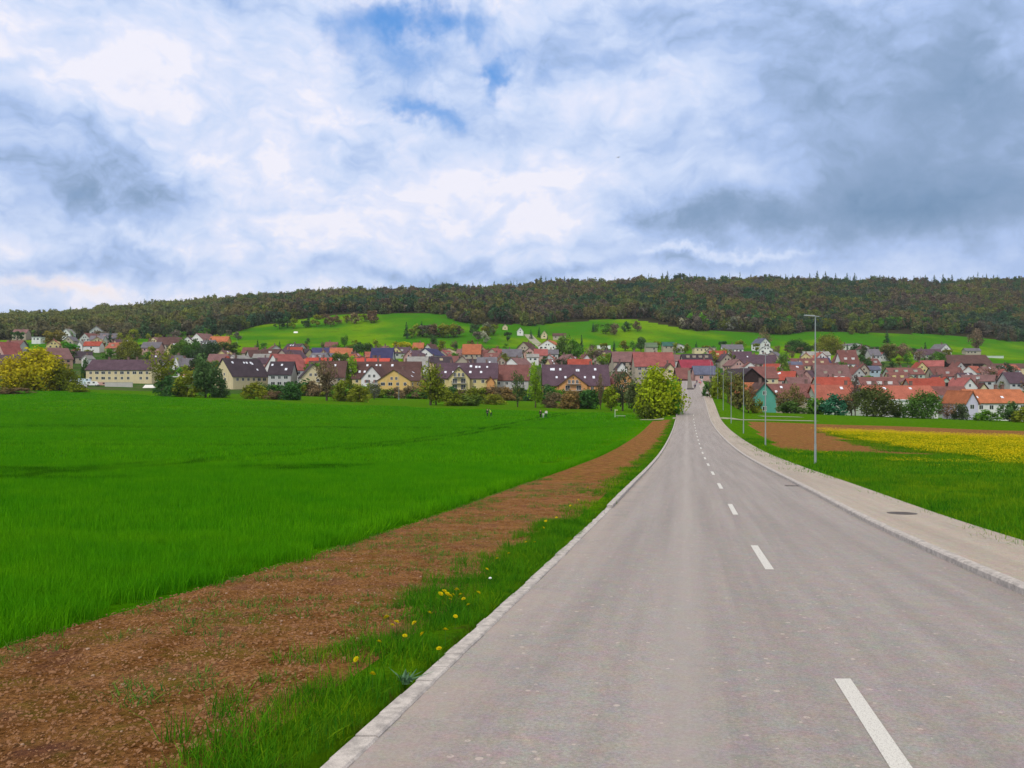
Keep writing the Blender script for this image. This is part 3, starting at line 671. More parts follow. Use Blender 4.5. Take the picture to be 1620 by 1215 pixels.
# ------------------------------------------------------------------ trees
def crown_mesh(name, seed, m, n=900, shape='round', leaf=.085, K=16, fill=.62, hz=1.0, droop=0):
    """crown in a unit box: x,y within +-.5, z 0..1; leaf-sized faces gathered in clumps"""
    r = np.random.default_rng(seed); cs = []
    while len(cs) < K:
        p = r.uniform(-1, 1, 3)
        if p @ p > 1: continue
        q = p / max(1e-3, np.linalg.norm(p)) * (np.linalg.norm(p) ** fill)
        if shape == 'tall': q[:2] *= .8
        if shape == 'bush' and q[2] < 0: q = q * np.array([1.25, 1.25, 1])
        cs.append(q * r.uniform(.66, .90))
    cs = np.array(cs); cv = r.uniform(.1, .9, K); cr = r.uniform(.26, .48, K)
    V = []; F = []; A = []
    for i in range(n):
        k = r.integers(K); g = r.normal(size=3); g /= np.linalg.norm(g); rad = cr[k] * r.random() ** .35
        p = cs[k] + g * rad; z = (p[2] + 1) / 2
        if shape == 'dome': wz = math.sqrt(max(0, 1 - max(0, z) ** 2.2)) if z < 1 else 0; p = p * np.array([1, 1, 1]); p[:2] *= (.55 + .6 * wz)
        if shape == 'bush': p[:2] *= (1.12 - .28 * z)
        if shape == 'vase': p[:2] *= .55 + .5 * z
        c = np.array([p[0] * .5, p[1] * .5, z])
        nrm = g * .9 + r.normal(size=3) * .55; nrm /= np.linalg.norm(nrm); a = np.cross(nrm, r.normal(size=3)); a /= np.linalg.norm(a); b = np.cross(nrm, a)
        l = leaf * r.uniform(.6, 1.4); a = a * l * .5; b = b * l * .38; a[2] *= .8; j = len(V)
        V += [tuple(c - a), tuple(c + b), tuple(c + a), tuple(c - b)]; v = min(1, max(0, cv[k] + r.normal() * .16)); A += [v] * 4; F.append((j, j + 1, j + 2, j + 3))
    return mesh(name, V, F, m, attr=A)
def conifer_mesh(name, seed, m, tiers=14, per=15):
    r = np.random.default_rng(seed); V = []; F = []; A = []
    for t in range(tiers):
        z = .08 + .9 * t / tiers; R0 = .5 * (1 - z) ** .85 + .02
        for i in range(max(5, int(per * (1 - z * .6)))):
            a = r.uniform(0, 6.28); L = R0 * r.uniform(.65, 1.15); w = .07 * r.uniform(.7, 1.3) * (1.1 - z * .6); dz = -.07 * (L / .5) - .01; v = r.uniform(.1, .9); j = len(V)
            ca, sa = math.cos(a), math.sin(a); z0 = z + r.uniform(-.03, .03)
            V += [(0, 0, z0 + .03), (ca * L * .6 - sa * w, sa * L * .6 + ca * w, z0 + dz * .3), (ca * L, sa * L, z0 + dz), (ca * L * .6 + sa * w, sa * L * .6 - ca * w, z0 + dz * .3 - .02)]
            F.append((j, j + 1, j + 2, j + 3)); A += [v] * 4
    V += [(0, 0, 1.04), (.02, 0, .93), (-.02, .01, .93)]; F.append((len(V) - 3, len(V) - 2, len(V) - 1)); A += [.5] * 3
    return mesh(name, V, F, m, attr=A)
def trunk_mesh(name, seed, limbs=6, bare=False):
    r = random.Random(seed); mb = MB(); mb.tube((0, 0, -.06), (.01, .005, .30), .028, .020, 7); mb.tube((.01, .005, .30), (-.01, .01, .72), .020, .008, 6)
    for i in range(limbs):
        a = i * 2.4 + r.uniform(-.4, .4); z = .26 + .42 * i / limbs; L = r.uniform(.22, .34); e = (L * math.cos(a), L * math.sin(a), z + r.uniform(.14, .28)); mb.tube((0, 0, z), e, .011, .004, 5)
        if bare:
            for q in range(3): mb.tube(e, (e[0] + r.uniform(-.12, .12), e[1] + r.uniform(-.12, .12), min(1, e[2] + r.uniform(.05, .18))), .004, .0015, 4, False)
    return mesh(name, mb.V, mb.F, BARK)
CR = {'round': [crown_mesh('crown', 200 + i, LEAF, 1500, 'round', .088, 22) for i in range(4)],
      'tall': [crown_mesh('crown', 220 + i, LEAF, 1300, 'tall', .080, 20, .6) for i in range(3)],
      'bush': [crown_mesh('crown', 230 + i, LEAF, 1500, 'bush', .090, 24, .6) for i in range(3)],
      'loose': [crown_mesh('crown', 240 + i, LEAF, 1000, 'vase', .062, 26, .8) for i in range(3)],
      'small': [crown_mesh('crown', 250 + i, LEAF, 520, 'round', .13, 14) for i in range(4)],
      'big': [crown_mesh('crown', 260 + i, LEAF, 4600, 'bush', .052, 64, .72) for i in range(2)],
      'fir': [conifer_mesh('crown', 270 + i, CONF) for i in range(3)]}
TR = [trunk_mesh('trunk', 300 + i) for i in range(3)]; TRB = [trunk_mesh('trunk', 310 + i, 9, True) for i in range(3)]
TREN = 0
def tree_at(x, d, z, h, w, kind, color, label, cat='tree', group=None, name=None):
    global TREN; TREN += 1; rr = random.Random(TREN * 7)
    bush = kind in ('bush', 'big') ; base = 0 if bush else (.06 if kind == 'fir' else .10)
    name = name or {'fir': 'spruce_tree', 'bush': 'bush', 'big': 'broadleaf_tree'}.get(kind, 'broadleaf_tree')
    o = empty(name, (x, d, z - .15), label, 'bush' if kind == 'bush' and cat == 'tree' else cat, group, rr.uniform(0, 6.28))
    c = obj('crown', rr.choice(CR[kind]), o, tuple(v * rr.uniform(.92, 1.08) for v in color)); c.location = (0, 0, h * (base - (.12 if bush else 0))); c.scale = (w, w, h * (1 - base + (.12 if bush else 0)))
    t = obj('trunk', rr.choice(TRB if kind == 'loose' else TR), o); t.scale = (h * 1.1 * min(1, w / h * 1.3), h * 1.1 * min(1, w / h * 1.3), h * (.9 if not bush else .6))
    return o
def tree_px(px, py, hpx, wpx, kind, color, label, cat='tree', group=None, dmin=100, dfix=None):
    if dfix: d = dfix; x = (px - CX) / FPX * d; z = float(T(x, d)); hpx = hpx + (CY - FPX * z / d - py) if CY - FPX * z / d > py else hpx
    else: x, d, z = ground_at(px, py, dmin)
    return tree_at(x, d, z, hpx * d / FPX, wpx * d / FPX, kind, color, label, cat, group)
OLV = (.105, .125, .012); YEL = (.235, .205, .008); DGR = (.028, .070, .018); GRN = (.055, .135, .012); BRN = (.105, .075, .040); LIM = (.10, .19, .010); RUS = (.13, .085, .03); PAL = (.20, .19, .13); GRY = (.09, .085, .06); TEA = (.020, .075, .045)
FRONT = [  # px, foot py, height, width, kind, colour, label
 (22,618,52,54,'big',YEL,'leftmost of the three tall golden-green bushes at the far field edge'),
 (60,618,66,78,'big',YEL,'tallest golden-green bush in the middle of the left clump'),
 (94,618,46,44,'big',OLV,'olive bush at the right end of the golden-green clump'),
 (18,623,10,60,'bush',BRN,'low brown hedge under the golden-green bushes at the field edge'),
 (122,621,16,34,'bush',OLV,'small dark olive shrub in front of the parked vehicles'),
 (133,604,36,14,'tall',DGR,'narrow dark tree left of the long brown-roofed block'),
 (170,603,22,22,'round',OLV,'small round olive tree before the cream wall of the long block'),
 (195,604,24,14,'tall',DGR,'slim dark tree beside the pale posts of the long block'),
 (216,606,22,18,'round',GRN,'green tree at the right end of the long brown-roofed block'),
 (256,618,62,48,'loose',OLV,'tall half-bare olive tree left of the white canopy'),
 (264,627,30,36,'bush',DGR,'dark green shrub below the half-bare olive tree'),
 (296,628,34,40,'bush',OLV,'olive bushes below the white canopy edge'),
 (325,629,66,44,'round',(.045,.085,.03),'large dull green tree left of the cream gabled block'),
 (345,629,34,28,'bush',(.05,.10,.03),'green bush between the dull green tree and the cream gable'),
 (402,631,25,38,'bush',OLV,'rounded olive shrub below the dark roof with skylights'),
 (434,632,16,24,'bush',BRN,'small brownish shrub, second from the left along the grass strip'),
 (463,633,26,34,'bush',DGR,'dark green shrub below the white-walled gables'),
 (497,616,42,28,'round',GRN,'bright green tree beside the white gabled house'),
 (517,634,66,40,'loose',BRN,'brown bare-twigged tree before the brown roof row'),
 (546,635,34,36,'bush',OLV,'olive shrub left of the white gable with red shutters'),
 (552,616,50,28,'tall',LIM,'tall lime-green tree left of the white gable with red shutters'),
 (569,636,26,34,'bush',OLV,'spreading olive shrub under the white gable with red shutters'),
 (592,632,28,24,'loose',GRY,'grey twiggy shrub in front of the white gable'),
 (681,641,66,48,'loose',OLV,'large olive tree between the two yellow apartment blocks'),
 (690,641,44,36,'round',OLV,'lower olive crown beside the large olive tree'),
 (716,642,24,38,'bush',OLV,'olive bush under the yellow centre gable'),
 (744,642,20,38,'bush',(.07,.10,.02),'dull green bush right of the yellow centre gable'),
 (770,622,26,26,'round',RUS,'reddish-green tree at the orange end wall'),
 (782,640,16,36,'bush',OLV,'low olive bush at the orange end wall'),
 (819,644,56,26,'loose',(.05,.08,.025),'slender dull green tree, left of the pair before the orange block'),
 (847,645,68,28,'tall',(.10,.15,.012),'tall yellow-green tree, right of the pair before the orange block'),
 (874,645,24,34,'bush',BRN,'brownish bush under the left half of the orange block'),
 (903,647,24,34,'bush',RUS,'rusty bush below the orange gable'),
 (930,647,30,36,'bush',DGR,'dark green bush right of the orange gable'),
 (950,648,56,16,'loose',BRN,'thin bare brown tree before the orange block'),
 (967,650,38,28,'round',(.11,.16,.012),'yellow-green small tree right of the thin bare tree'),
 (985,650,68,34,'loose',(.05,.06,.03),'tall dark twiggy tree before the small white gable'),
 (1003,652,50,28,'round',(.06,.08,.03),'dark tree touching the big golden-green roadside crown'),
 (1043,660,78,72,'big',(.150,.178,.008),'great rounded golden-green tree at the left roadside'),
 (1024,662,44,42,'big',(.09,.12,.02),'olive bush at the left foot of the great rounded tree'),
 (1062,655,50,30,'bush',GRN,'green bush hugging the road at the right foot of the great rounded tree'),
]
for px, py, h, w, k, c, l in FRONT: tree_px(px, py, h * 1.06, w * 1.12, k, c, l, dmin=150)
RIGHTS = [
 (1118,628,22,14,'bush',DGR,220,'dark small bush at the crest beside the sidewalk'),
 (1128,636,34,20,'loose',(.07,.08,.035),218,'twiggy bush on the bank by the sidewalk, nearest the crest'),
 (1137,645,46,24,'bush',OLV,212,'olive bush on the bank behind the fourth lamp'),
 (1152,655,58,28,'loose',(.09,.11,.02),205,'loose olive bush beside the dark barn'),
 (1167,657,56,34,'bush',(.10,.095,.025),205,'brown-green bush below the dark barn'),
 (1184,657,48,30,'loose',(.13,.075,.03),208,'rusty twiggy bush between barn and teal gable'),
 (1196,656,26,26,'bush',OLV,210,'small olive bush left of the teal gable'),
 (1240,656,42,36,'loose',(.11,.095,.03),230,'brown-green twiggy tree right of the teal gable'),
 (1262,657,52,40,'loose',(.10,.09,.025),232,'tall brown twiggy tree before the brown-red terrace'),
 (1254,657,24,46,'bush',(.05,.08,.02),228,'low dark bush under the brown twiggy tree'),
 (1291,658,28,34,'bush',GRN,228,'green bush behind the nearest lamp post'),
 (1321,660,34,44,'bush',TEA,226,'teal-green bush right of the nearest lamp post'),
 (1347,660,40,34,'loose',(.08,.08,.03),226,'twiggy olive bush left of the large dark bush'),
 (1381,661,52,66,'big',(.052,.070,.018),222,'large dark olive bush before the orange-red terrace'),
 (1353,648,58,26,'loose',(.07,.05,.045),240,'purple-brown bare tree behind the large dark bush'),
 (1421,661,24,26,'bush',DGR,222,'dark low bush left of the white bay window'),
 (1463,664,46,58,'big',(.045,.095,.018),215,'large fresh green bush right of the white bay window'),
 (1498,662,26,40,'loose',(.14,.09,.05),215,'pinkish-brown twiggy shrub left of the lavender gable'),
 (1520,660,22,30,'bush',(.05,.07,.03),215,'dark shrub at the foot of the lavender gable'),
 (1562,662,14,40,'bush',GRN,215,'low green hedge below the white house walls'),
 (1597,660,26,34,'round',(.05,.09,.03),215,'small green tree before the white house walls'),
 (1622,664,20,40,'bush',OLV,212,'olive bush at the right picture edge'),
 (1240,606,36,24,'round',(.07,.13,.015),None,'round green tree beside the third barn-red roof'),
 (1240,592,34,26,'round',(.06,.12,.015),None,'fresh green tree standing above the blue-grey roof'),
]
for px, py, h, w, k, c, df, l in RIGHTS: tree_px(px, py, h, w, k, c, l, dfix=df)
MID = [
 (402+84,545,10,10,'small',DGR,'small dark tree on the slope left of the navy roof'),
 (545,549,20,16,'tall',GRN,'single upright green tree behind the orange roof'),
 (565,565,26,28,'round',DGR,'dark green tree right of the orange roof'),
 (583,565,24,22,'tall',(.04,.08,.02),'green tree left of the purple roof'),
 (634,561,24,36,'small',YEL,'golden shrubs left of the white gable in the upper village'),
 (686,560,32,16,'tall',DGR,'dark green tree above the dark roofed houses'),
 (722,560,18,6,'tall',DGR,'thin cypress-like tree right of the white-yellow house'),
 (768,543,18,20,'small',PAL,'pale blossoming tree above the orange roofed house'),
 (803,540,16,16,'small',DGR,'dark tree on the meadow above the grey roof'),
 (893,572,42,34,'round',(.075,.13,.02),'large green tree right of the orange-roofed white house'),
 (908,572,36,30,'round',GRN,'second green tree beside the orange-roofed white house'),
 (920,560,32,12,'fir',DGR,'tall narrow spruce rising over the village before the meadow'),
 (888,590,24,40,'big',(.03,.045,.02),'dark tree mass below the white and grey house'),
 (940,575,30,40,'loose',(.12,.10,.06),'grey-brown twiggy trees right of the tall spruce'),
 (960,584,26,44,'big',(.09,.15,.010),'broad lime-green tree right of the red roof'),
 (1014,556,24,18,'round',(.05,.09,.02),'green tree left of the green roofed sheds'),
 (1145,572,20,22,'small',OLV,'olive tree left of the white long house'),
 (1128,580,26,20,'round',(.13,.12,.02),'yellow-brown tree right of the crimson roof'),
 (840,536,16,9,'fir',DGR,'left of the two small spruces beside the white cottage'),
 (853,534,18,9,'fir',DGR,'right of the two small spruces beside the white cottage'),
 (866,541,12,5,'fir',DGR,'tiny spruce by the bend of the hill road'),
 (1403,543,22,15,'fir',DGR,'lone dark spruce on the right-hand meadow'),
 (1545,560,42,34,'loose',(.11,.075,.05),'brown bare tree standing between the two right meadows'),
 (1212,548,28,26,'loose',(.13,.10,.05),'bare brown tree behind the white gabled house'),
 (1370,570,24,24,'round',(.035,.05,.02),'dark tree left of the brown bare grove'),
 (1430,572,30,34,'loose',(.13,.10,.06),'pinkish-brown bare tree below the right meadow'),
 (1408,572,30,30,'round',(.10,.11,.03),'olive tree left of the pinkish-brown bare tree'),
 (1455,575,22,26,'loose',(.12,.09,.05),'second bare tree, nearer the white farmhouse'),
 (1482,580,24,30,'round',GRN,'green tree at the left end of the long farm roof'),
 (1470,582,20,30,'round',(.06,.09,.03),'dull green tree below the white farmhouse'),
 (1368,588,26,24,'round',DGR,'dark green tree above the blue glass-roofed house'),
 (1310,561,34,40,'big',(.11,.13,.015),'broad yellow-olive tree right of the nearest lamp post'),
 (1260,558,22,40,'big',DGR,'dark tree group left of the nearest lamp post'),
 (1590,600,28,30,'round',(.035,.055,.025),'dark tree right of the bare brush near the purple roof'),
 (1565,602,24,34,'loose',(.16,.10,.06),'russet brush left of the dark tree near the purple roof'),
 (45,572,30,14,'fir',DGR,'dark conifer rising behind the golden-green bushes'),
 (32,572,20,20,'round',(.09,.12,.015),'small lime tree left of the dark conifer'),
 (110,562,20,28,'round',(.04,.15,.01),'vivid green tree below the grey hillside house'),
 (85,548,26,34,'round',(.13,.11,.02),'olive-brown tree above the pinkish roof'),
 (104,575,24,40,'round',(.05,.08,.025),'dull green tree right of the pinkish roof'),
 (205,568,34,38,'big',(.12,.12,.015),'broad olive tree above the long brown-roofed block'),
 (288,566,30,40,'big',(.05,.11,.015),'green trees right of the pink-walled house'),
 (305,568,34,30,'round',(.035,.09,.015),'dark green tree below the orange-roofed hillside house'),
 (332,572,34,44,'big',(.03,.06,.02),'large dark tree above the cream gabled block'),
 (362,566,26,38,'round',(.05,.08,.015),'dark olive tree at the left end of the bright meadow'),
 (310,600,34,34,'round',(.03,.055,.02),'dark tree right of the orange-walled house'),
 (690,602,10,20,'small',OLV,'small olive tree at the top of the yellow block'),
 (472,600,34,22,'round',(.06,.08,.03),'dull green tree behind the white gables'),
 (540,590,34,30,'round',(.08,.12,.02),'olive tree right of the bright red roof'),
 (797,582,24,24,'round',(.10,.13,.02),'yellow-green tree right of the dark purple roofs'),
 (753,572,14,16,'small',PAL,'pale blossom tree between the red and white-gabled houses'),
 (1228,612,14,24,'small',BRN,'brown shrub at the right of the dark barn roof'),
]
for px, py, h, w, k, c, l in MID: tree_px(px, py, h, w, k, c, l, dmin=330)
ORD = 'first second third fourth fifth sixth seventh eighth ninth tenth eleventh twelfth thirteenth fourteenth fifteenth sixteenth seventeenth eighteenth nineteenth twentieth'.split()
CN = {id(DGR): 'dark green', id(GRN): 'green', id(OLV): 'olive', id(BRN): 'brown', id(LIM): 'lime', id(PAL): 'pale blossoming', id(GRY): 'grey twiggy', id(YEL): 'golden', id(RUS): 'russet', id(TEA): 'bluish green'}
HILLSIDE = [  # where, px range, py lo/hi at the ends, n, palette, size in metres, group
 ('in the row under the far left forest', 0, 190, (527, 545), (527, 545), 18, [OLV, DGR, GRN, GRY, BRN], (7, 11), 'trees among the far left hillside houses'),
 ('among the hillside houses left of the meadow', 190, 380, (532, 552), (530, 545), 16, [OLV, GRN, DGR, GRY], (7, 11), 'trees right of the far left hillside houses'),
 ('in the gardens above the long brown-roofed block', 100, 250, (555, 575), (555, 572), 12, [OLV, DGR, GRN], (6, 9), 'garden trees above the long block'),
 ('between the cream gable and navy roof', 380, 520, (553, 572), (553, 575), 12, [DGR, OLV, GRN, BRN], (5, 8), 'garden trees at the foot of the bright meadow'),
 ('of the garden trees between the orange roofs', 520, 700, (556, 580), (557, 580), 14, [DGR, GRN, OLV, BRN], (5, 8), 'garden trees between the orange roofs'),
 ('of the garden trees above the red-brown roofs', 700, 860, (556, 584), (560, 586), 12, [DGR, OLV, BRN, GRN], (5, 8), 'garden trees above the red-brown roofs'),
 ('of the garden trees above the orange block', 860, 1075, (562, 590), (560, 590), 14, [GRN, DGR, OLV, BRN], (6, 9), 'garden trees above the orange block'),
 ('along the middle meadow\'s lower edge', 930, 1200, (551, 558), (551, 560), 18, [GRN, DGR, OLV], (6, 9), 'trees along the lower edge of the middle meadow'),
 ('along the right meadow\'s lower edge', 1225, 1500, (553, 562), (560, 572), 18, [DGR, OLV, BRN, GRN], (6, 10), 'trees along the lower edge of the right meadow'),
 ('between the right-hand red roofs', 1215, 1400, (585, 612), (590, 615), 12, [GRN, DGR, OLV], (5, 7), 'garden trees between the right-hand red roofs'),
 ('of the garden trees below the long farm roof', 1400, 1620, (590, 618), (598, 622), 12, [GRN, DGR, OLV, RUS], (5, 7), 'garden trees below the long farm roof'),
 ('of the hedge crossing the bright hill', 640, 728, (531, 536), (532, 537), 12, [BRN, DGR, GRY, OLV], (10, 15), 'trees of the hedge crossing the bright hill'),
 ('of the grove right of the hill hedge', 748, 785, (528, 540), (530, 540), 5, [GRY, DGR, OLV], (10, 14), 'trees of the grove right of the hedge'),
 ('on the upper left of the bright hill', 440, 600, (519, 523), (505, 513), 14, [OLV, BRN, DGR], (8, 14), 'trees on the upper left of the bright hill'),
 ('at the top of the bright hill', 625, 665, (492, 494), (492, 494), 3, [PAL], (9, 11), 'blossoming trees at the top of the bright hill'),
 ('of the orchard trees on the middle meadow', 930, 1010, (525, 534), (522, 530), 8, [BRN, DGR, GRN], (8, 12), 'orchard trees on the middle meadow'),
 ('under the forest by the white farm', 1075, 1220, (516, 524), (518, 524), 18, [TEA, GRN, PAL, DGR, GRY], (11, 17), 'trees under the forest above the white farm'),
 ('between forest and right meadow', 1220, 1480, (520, 524), (519, 524), 12, [GRN, DGR, OLV], (11, 15), 'trees between forest and right meadow'),
 ('in the front hedge below the left gables', 395, 560, (631, 635), (634, 637), 16, [OLV, BRN, DGR, GRN], (3.8, 6.5), 'front hedge bushes below the left gables'),
 ('in the front hedge below the yellow blocks', 560, 790, (635, 637), (641, 643), 18, [OLV, BRN, DGR, GRN], (3.8, 6.5), 'front hedge bushes below the yellow blocks'),
 ('in the front hedge below the orange block', 790, 1010, (642, 644), (648, 651), 18, [OLV, RUS, DGR, GRN], (4, 7), 'front hedge bushes below the orange block'),
 ('of the low hedge before the right terraces', 1215, 1420, (655, 658), (658, 662), 14, [OLV, DGR, GRN, RUS], (3.2, 5.5), 'low hedge bushes before the right terraces'),
 ('of the low hedge before the far right houses', 1420, 1620, (659, 662), (661, 665), 14, [OLV, DGR, GRN, RUS], (2.8, 4.5), 'low hedge bushes before the far right houses'),
 ('in the gardens behind the white canopy', 240, 360, (590, 606), (590, 606), 10, [OLV, DGR, GRN], (6, 9), 'garden trees behind the white canopy'),
 ('among the upper roofs above the barn', 1110, 1260, (566, 585), (566, 590), 14, [OLV, DGR, GRN, BRN], (5, 8), 'trees among the upper roofs above the barn'),
 ('among the roofs right of the nearest lamp', 1300, 1480, (568, 592), (572, 598), 14, [OLV, DGR, GRN, BRN], (5, 8), 'trees among the roofs right of the nearest lamp'),
 ('along the foot of the upper village', 400, 860, (548, 560), (552, 562), 18, [OLV, DGR, GRN, BRN], (5, 9), 'trees along the upper edge of the village'),
]
def hillside():
    rr = random.Random(42)
    for where, x0, x1, (a0, a1), (b0, b1), n, pal, (s0, s1), grp in HILLSIDE:
        L = []
        for i in range(n):
            t = (i + rr.uniform(.1, .9)) / n; px = x0 + (x1 - x0) * t; py = rr.uniform(a0 * (1 - t) + b0 * t, a1 * (1 - t) + b1 * t); L.append((px, py))
        for i, (px, py) in enumerate(L):
            x, d, z = ground_at(px, py, 330); c = rr.choice(pal); h = rr.uniform(s0, s1) * (1 if d < 700 else 1.05)
            k = 'small' if d > 420 else 'round'
            if 'hedge bushes' in grp: k = 'bush'
            if c is BRN or c is GRY: k = 'loose' if d < 700 else 'small'
            if c is DGR and rr.random() < .25: k = 'fir'; h *= 1.3
            if c is PAL: k = 'small'
            if 'hedge bushes' in grp and k in ('fir', 'loose', 'small', 'round'): k = 'bush'
            tree_at(x, d, z, h, h * (.5 if k == 'fir' else rr.uniform(1.2, 2.0) if k == 'bush' else rr.uniform(.85, 1.2)), k, c, '%s %s, %s from left %s' % (CN[id(c)], 'conifer' if k == 'fir' else 'bush' if k == 'bush' else 'tree', ORD[i], where), group=grp)
hillside()
RIDGE = [(22,6),(112,5),(300,5),(362,4),(505,8),(598,5),(617,6),(650,7),(706,10),(748,7),(782,8),(808,7),(856,12),(872,8),(893,9),(905,8),(930,7),(1048,10),(1056,13),(1102,7),(1188,6),(1218,6),(1281,8),(1293,13),(1306,12),(1322,9),(1340,10),(1352,11),(1378,8),(1392,9),(1406,7),(1429,6),(1464,9),(1478,9),(1492,10),(1506,9),(1540,7),(1572,6)]
for i, (px, up) in enumerate(RIDGE):
    d = 1490.; x = (px - CX) / FPX * d; h = 15 + up * 1.1; z = float(T(x, d))
    half = 'left half' if i < 19 else 'right half'; j = i if i < 19 else i - 19
    tree_at(x, d, z, h, h * .6, 'fir', DGR, 'spruce on the ridge line, %s from the left on its %s' % (ORD[j], half), group='spruces standing out on the ridge line')
# the far wood: nobody could count it
def forest():
    protos = [bpy.data.objects.new('f', crown_mesh('f', 400 + i, FORL, 520, 'round', .135, 16)) for i in range(6)] + [bpy.data.objects.new('f', conifer_mesh('f', 420 + i, CONF, 10, 11)) for i in range(2)]
    for i, p in enumerate(protos):      # bake real size into the kinds: metres
        s = (11.5, 11.5, 14) if i < 6 else (9, 9, 18)
        for v in p.data.vertices: v.co.x *= s[0]; v.co.y *= s[1]; v.co.z *= s[2]
    r = np.random.default_rng(77); P = []; S = []; K = []; RT = []
    st = 7.8
    for d in np.arange(740, 1560, st):
        n = int(2500 / FPX * d / st); px = r.uniform(-450, 2080, n); dd = d + r.uniform(-5, 5, n); fe = forest_edge(px) + 16 * np.sin(px * .05) + 12 * np.sin(px * .013 + 1)
        k = (dd > fe) & ~((dd > 1515)); px = px[k]; dd = dd[k]; x = (px - CX) / FPX * dd; z = T(x, dd)
        for i in range(len(px)):
            con = r.random() < (.04 + .16 * (dd[i] > 1400) * (px[i] > 560) + .12 * (px[i] > 1230) + .10 * (900 < px[i] < 1120 and dd[i] < 1080))
            P.append((x[i], dd[i], z[i] - .8)); K.append(int(r.integers(6, 8)) if con else int(r.integers(0, 6))); S.append(r.uniform(.7, 1.15) * (1.35 if r.random() < .2 else 1) * (1.06 + .16 * math.sin(px[i] * .06) * math.sin(px[i] * .023 + 1) if dd[i] > 1440 else 1) * (.9 if con else 1)); RT.append((0, 0, r.uniform(0, 6.28)))
    scatter('forest', protos, P, RT, S, K, 'stuff', 'mixed brown and green spring forest covering the long hill')
forest()
# ------------------------------------------------------------------ buildings
RC = {'brown': (.115,.062,.055), 'dark': (.060,.046,.056), 'purple': (.105,.065,.085), 'red': (.36,.075,.050), 'brightred': (.50,.085,.060), 'orange': (.44,.150,.070), 'orangered': (.40,.125,.085),
      'pinkred': (.33,.105,.095), 'crimson': (.30,.045,.070), 'grey': (.17,.16,.18), 'lightgrey': (.30,.29,.27), 'navy': (.055,.055,.13), 'bluegrey': (.12,.13,.19), 'green': (.12,.17,.10), 'teal': (.05,.14,.11), 'white': (.72,.72,.70), 'redbrown': (.20,.085,.075), 'brownpink': (.22,.12,.115)}
WC = {'cream': (.66,.56,.34), 'yellow': (.68,.47,.16), 'paleyellow': (.66,.56,.26), 'orange': (.66,.33,.12), 'white': (.74,.73,.70), 'greywhite': (.50,.50,.48), 'pink': (.55,.34,.30), 'teal': (.10,.34,.27), 'lavender': (.58,.55,.68), 'darkwood_and_shade': (.045,.030,.028), 'tan': (.42,.36,.28), 'palegreen': (.45,.52,.42), 'salmon': (.58,.34,.24), 'brown': (.20,.13,.10), 'glass': (.40,.52,.58)}
WHT = (.75, .74, .70)
def slab(p, t=.22):
    """solid roof plane from four corners (outside up)"""
    n = (Vector(p[1]) - Vector(p[0])).cross(Vector(p[3]) - Vector(p[0])).normalized() * t; q = [tuple(Vector(a) - n) for a in p]
    return list(p) + q, [(0,1,2,3),(7,6,5,4),(0,4,5,1),(1,5,6,2),(2,6,7,3),(3,7,4,0)]
def gable_shell(w, dep, eave, ridge, along):
    """walls with gable ends; ridge runs along 'x' or 'y'; footing goes 2.5 m into the ground"""
    a, b = w / 2, dep / 2; B = -2.5
    if along == 'x': V = [(-a,-b,B),(a,-b,B),(a,b,B),(-a,b,B),(-a,-b,eave),(a,-b,eave),(a,b,eave),(-a,b,eave),(-a,0,ridge),(a,0,ridge)]; F = [(0,1,5,4),(1,2,6,9,5),(2,3,7,6),(3,0,4,8,7),(4,5,9,8),(6,7,8,9)]
    else: V = [(-a,-b,B),(a,-b,B),(a,b,B),(-a,b,B),(-a,-b,eave),(a,-b,eave),(a,b,eave),(-a,b,eave),(0,-b,ridge),(0,b,ridge)]; F = [(0,1,5,8,4),(1,2,6,5),(2,3,7,9,6),(3,0,4,7),(4,8,9,7),(5,6,9,8)]
    return V, F
def roof_shell(w, dep, eave, ridge, along, ov=.55, lift=.24):
    a, b = w / 2, dep / 2; mb = MB()
    if along == 'x':
        s = (ridge - eave) / b; e = eave - s * ov + lift; r = ridge + lift; A = a + ov; Bv = b + ov
        mb.add(*slab([(-A,-Bv,e),(A,-Bv,e),(A,0,r),(-A,0,r)])); mb.add(*slab([(A,Bv,e),(-A,Bv,e),(-A,0,r),(A,0,r)]))
    else:
        s = (ridge - eave) / a; e = eave - s * ov + lift; r = ridge + lift; A = a + ov; Bv = b + ov
        mb.add(*slab([(-A,Bv,e),(-A,-Bv,e),(0,-Bv,r),(0,Bv,r)])); mb.add(*slab([(A,-Bv,e),(A,Bv,e),(0,Bv,r),(0,-Bv,r)]))
    return mb
_wm = {}
def window(parent, x, y, z, w, h, face='f', child=True, shutter=None):
    """face f = looks to -y, r = looks to +x, l = looks to -x"""
    key = ('w', round(w, 1), round(h, 1))
    if key not in _wm:
        t = .09; m = MB(); a = w / 2
        m.box(-a - t, a + t, -.05, .10, -t, 0).box(-a - t, a + t, -.05, .10, h, h + t).box(-a - t, -a, -.05, .10, 0, h).box(a, a + t, -.05, .10, 0, h).box(-.04, .04, -.04, .10, 0, h)
        p = MB().box(-a, a, -.02, .08, 0, h); _wm[key] = (mesh('window', m.V, m.F, TRIM), mesh('pane', p.V, p.F, GLASS))
    fm, pm = _wm[key]
    if child:
        o = obj('window', fm, parent, WHT); q = obj('pane', pm, o)
    else: o = obj('window', pm, parent)
    o.location = (x, y, z); o.rotation_euler = (0, 0, {'f': 0, 'r': math.pi / 2, 'l': -math.pi / 2}[face])
    if shutter and child:
        k = ('s', round(w, 1), round(h, 1))
        if k not in _wm: s = MB().box(-w / 2 - w * .5, -w / 2 - .1, -.08, -.0505, 0, h).box(w / 2 + .1, w / 2 + w * .5, -.08, -.0505, 0, h); _wm[k] = mesh('shutters', s.V, s.F, TRIM)
        obj('shutters', _wm[k], o, shutter)
    return o
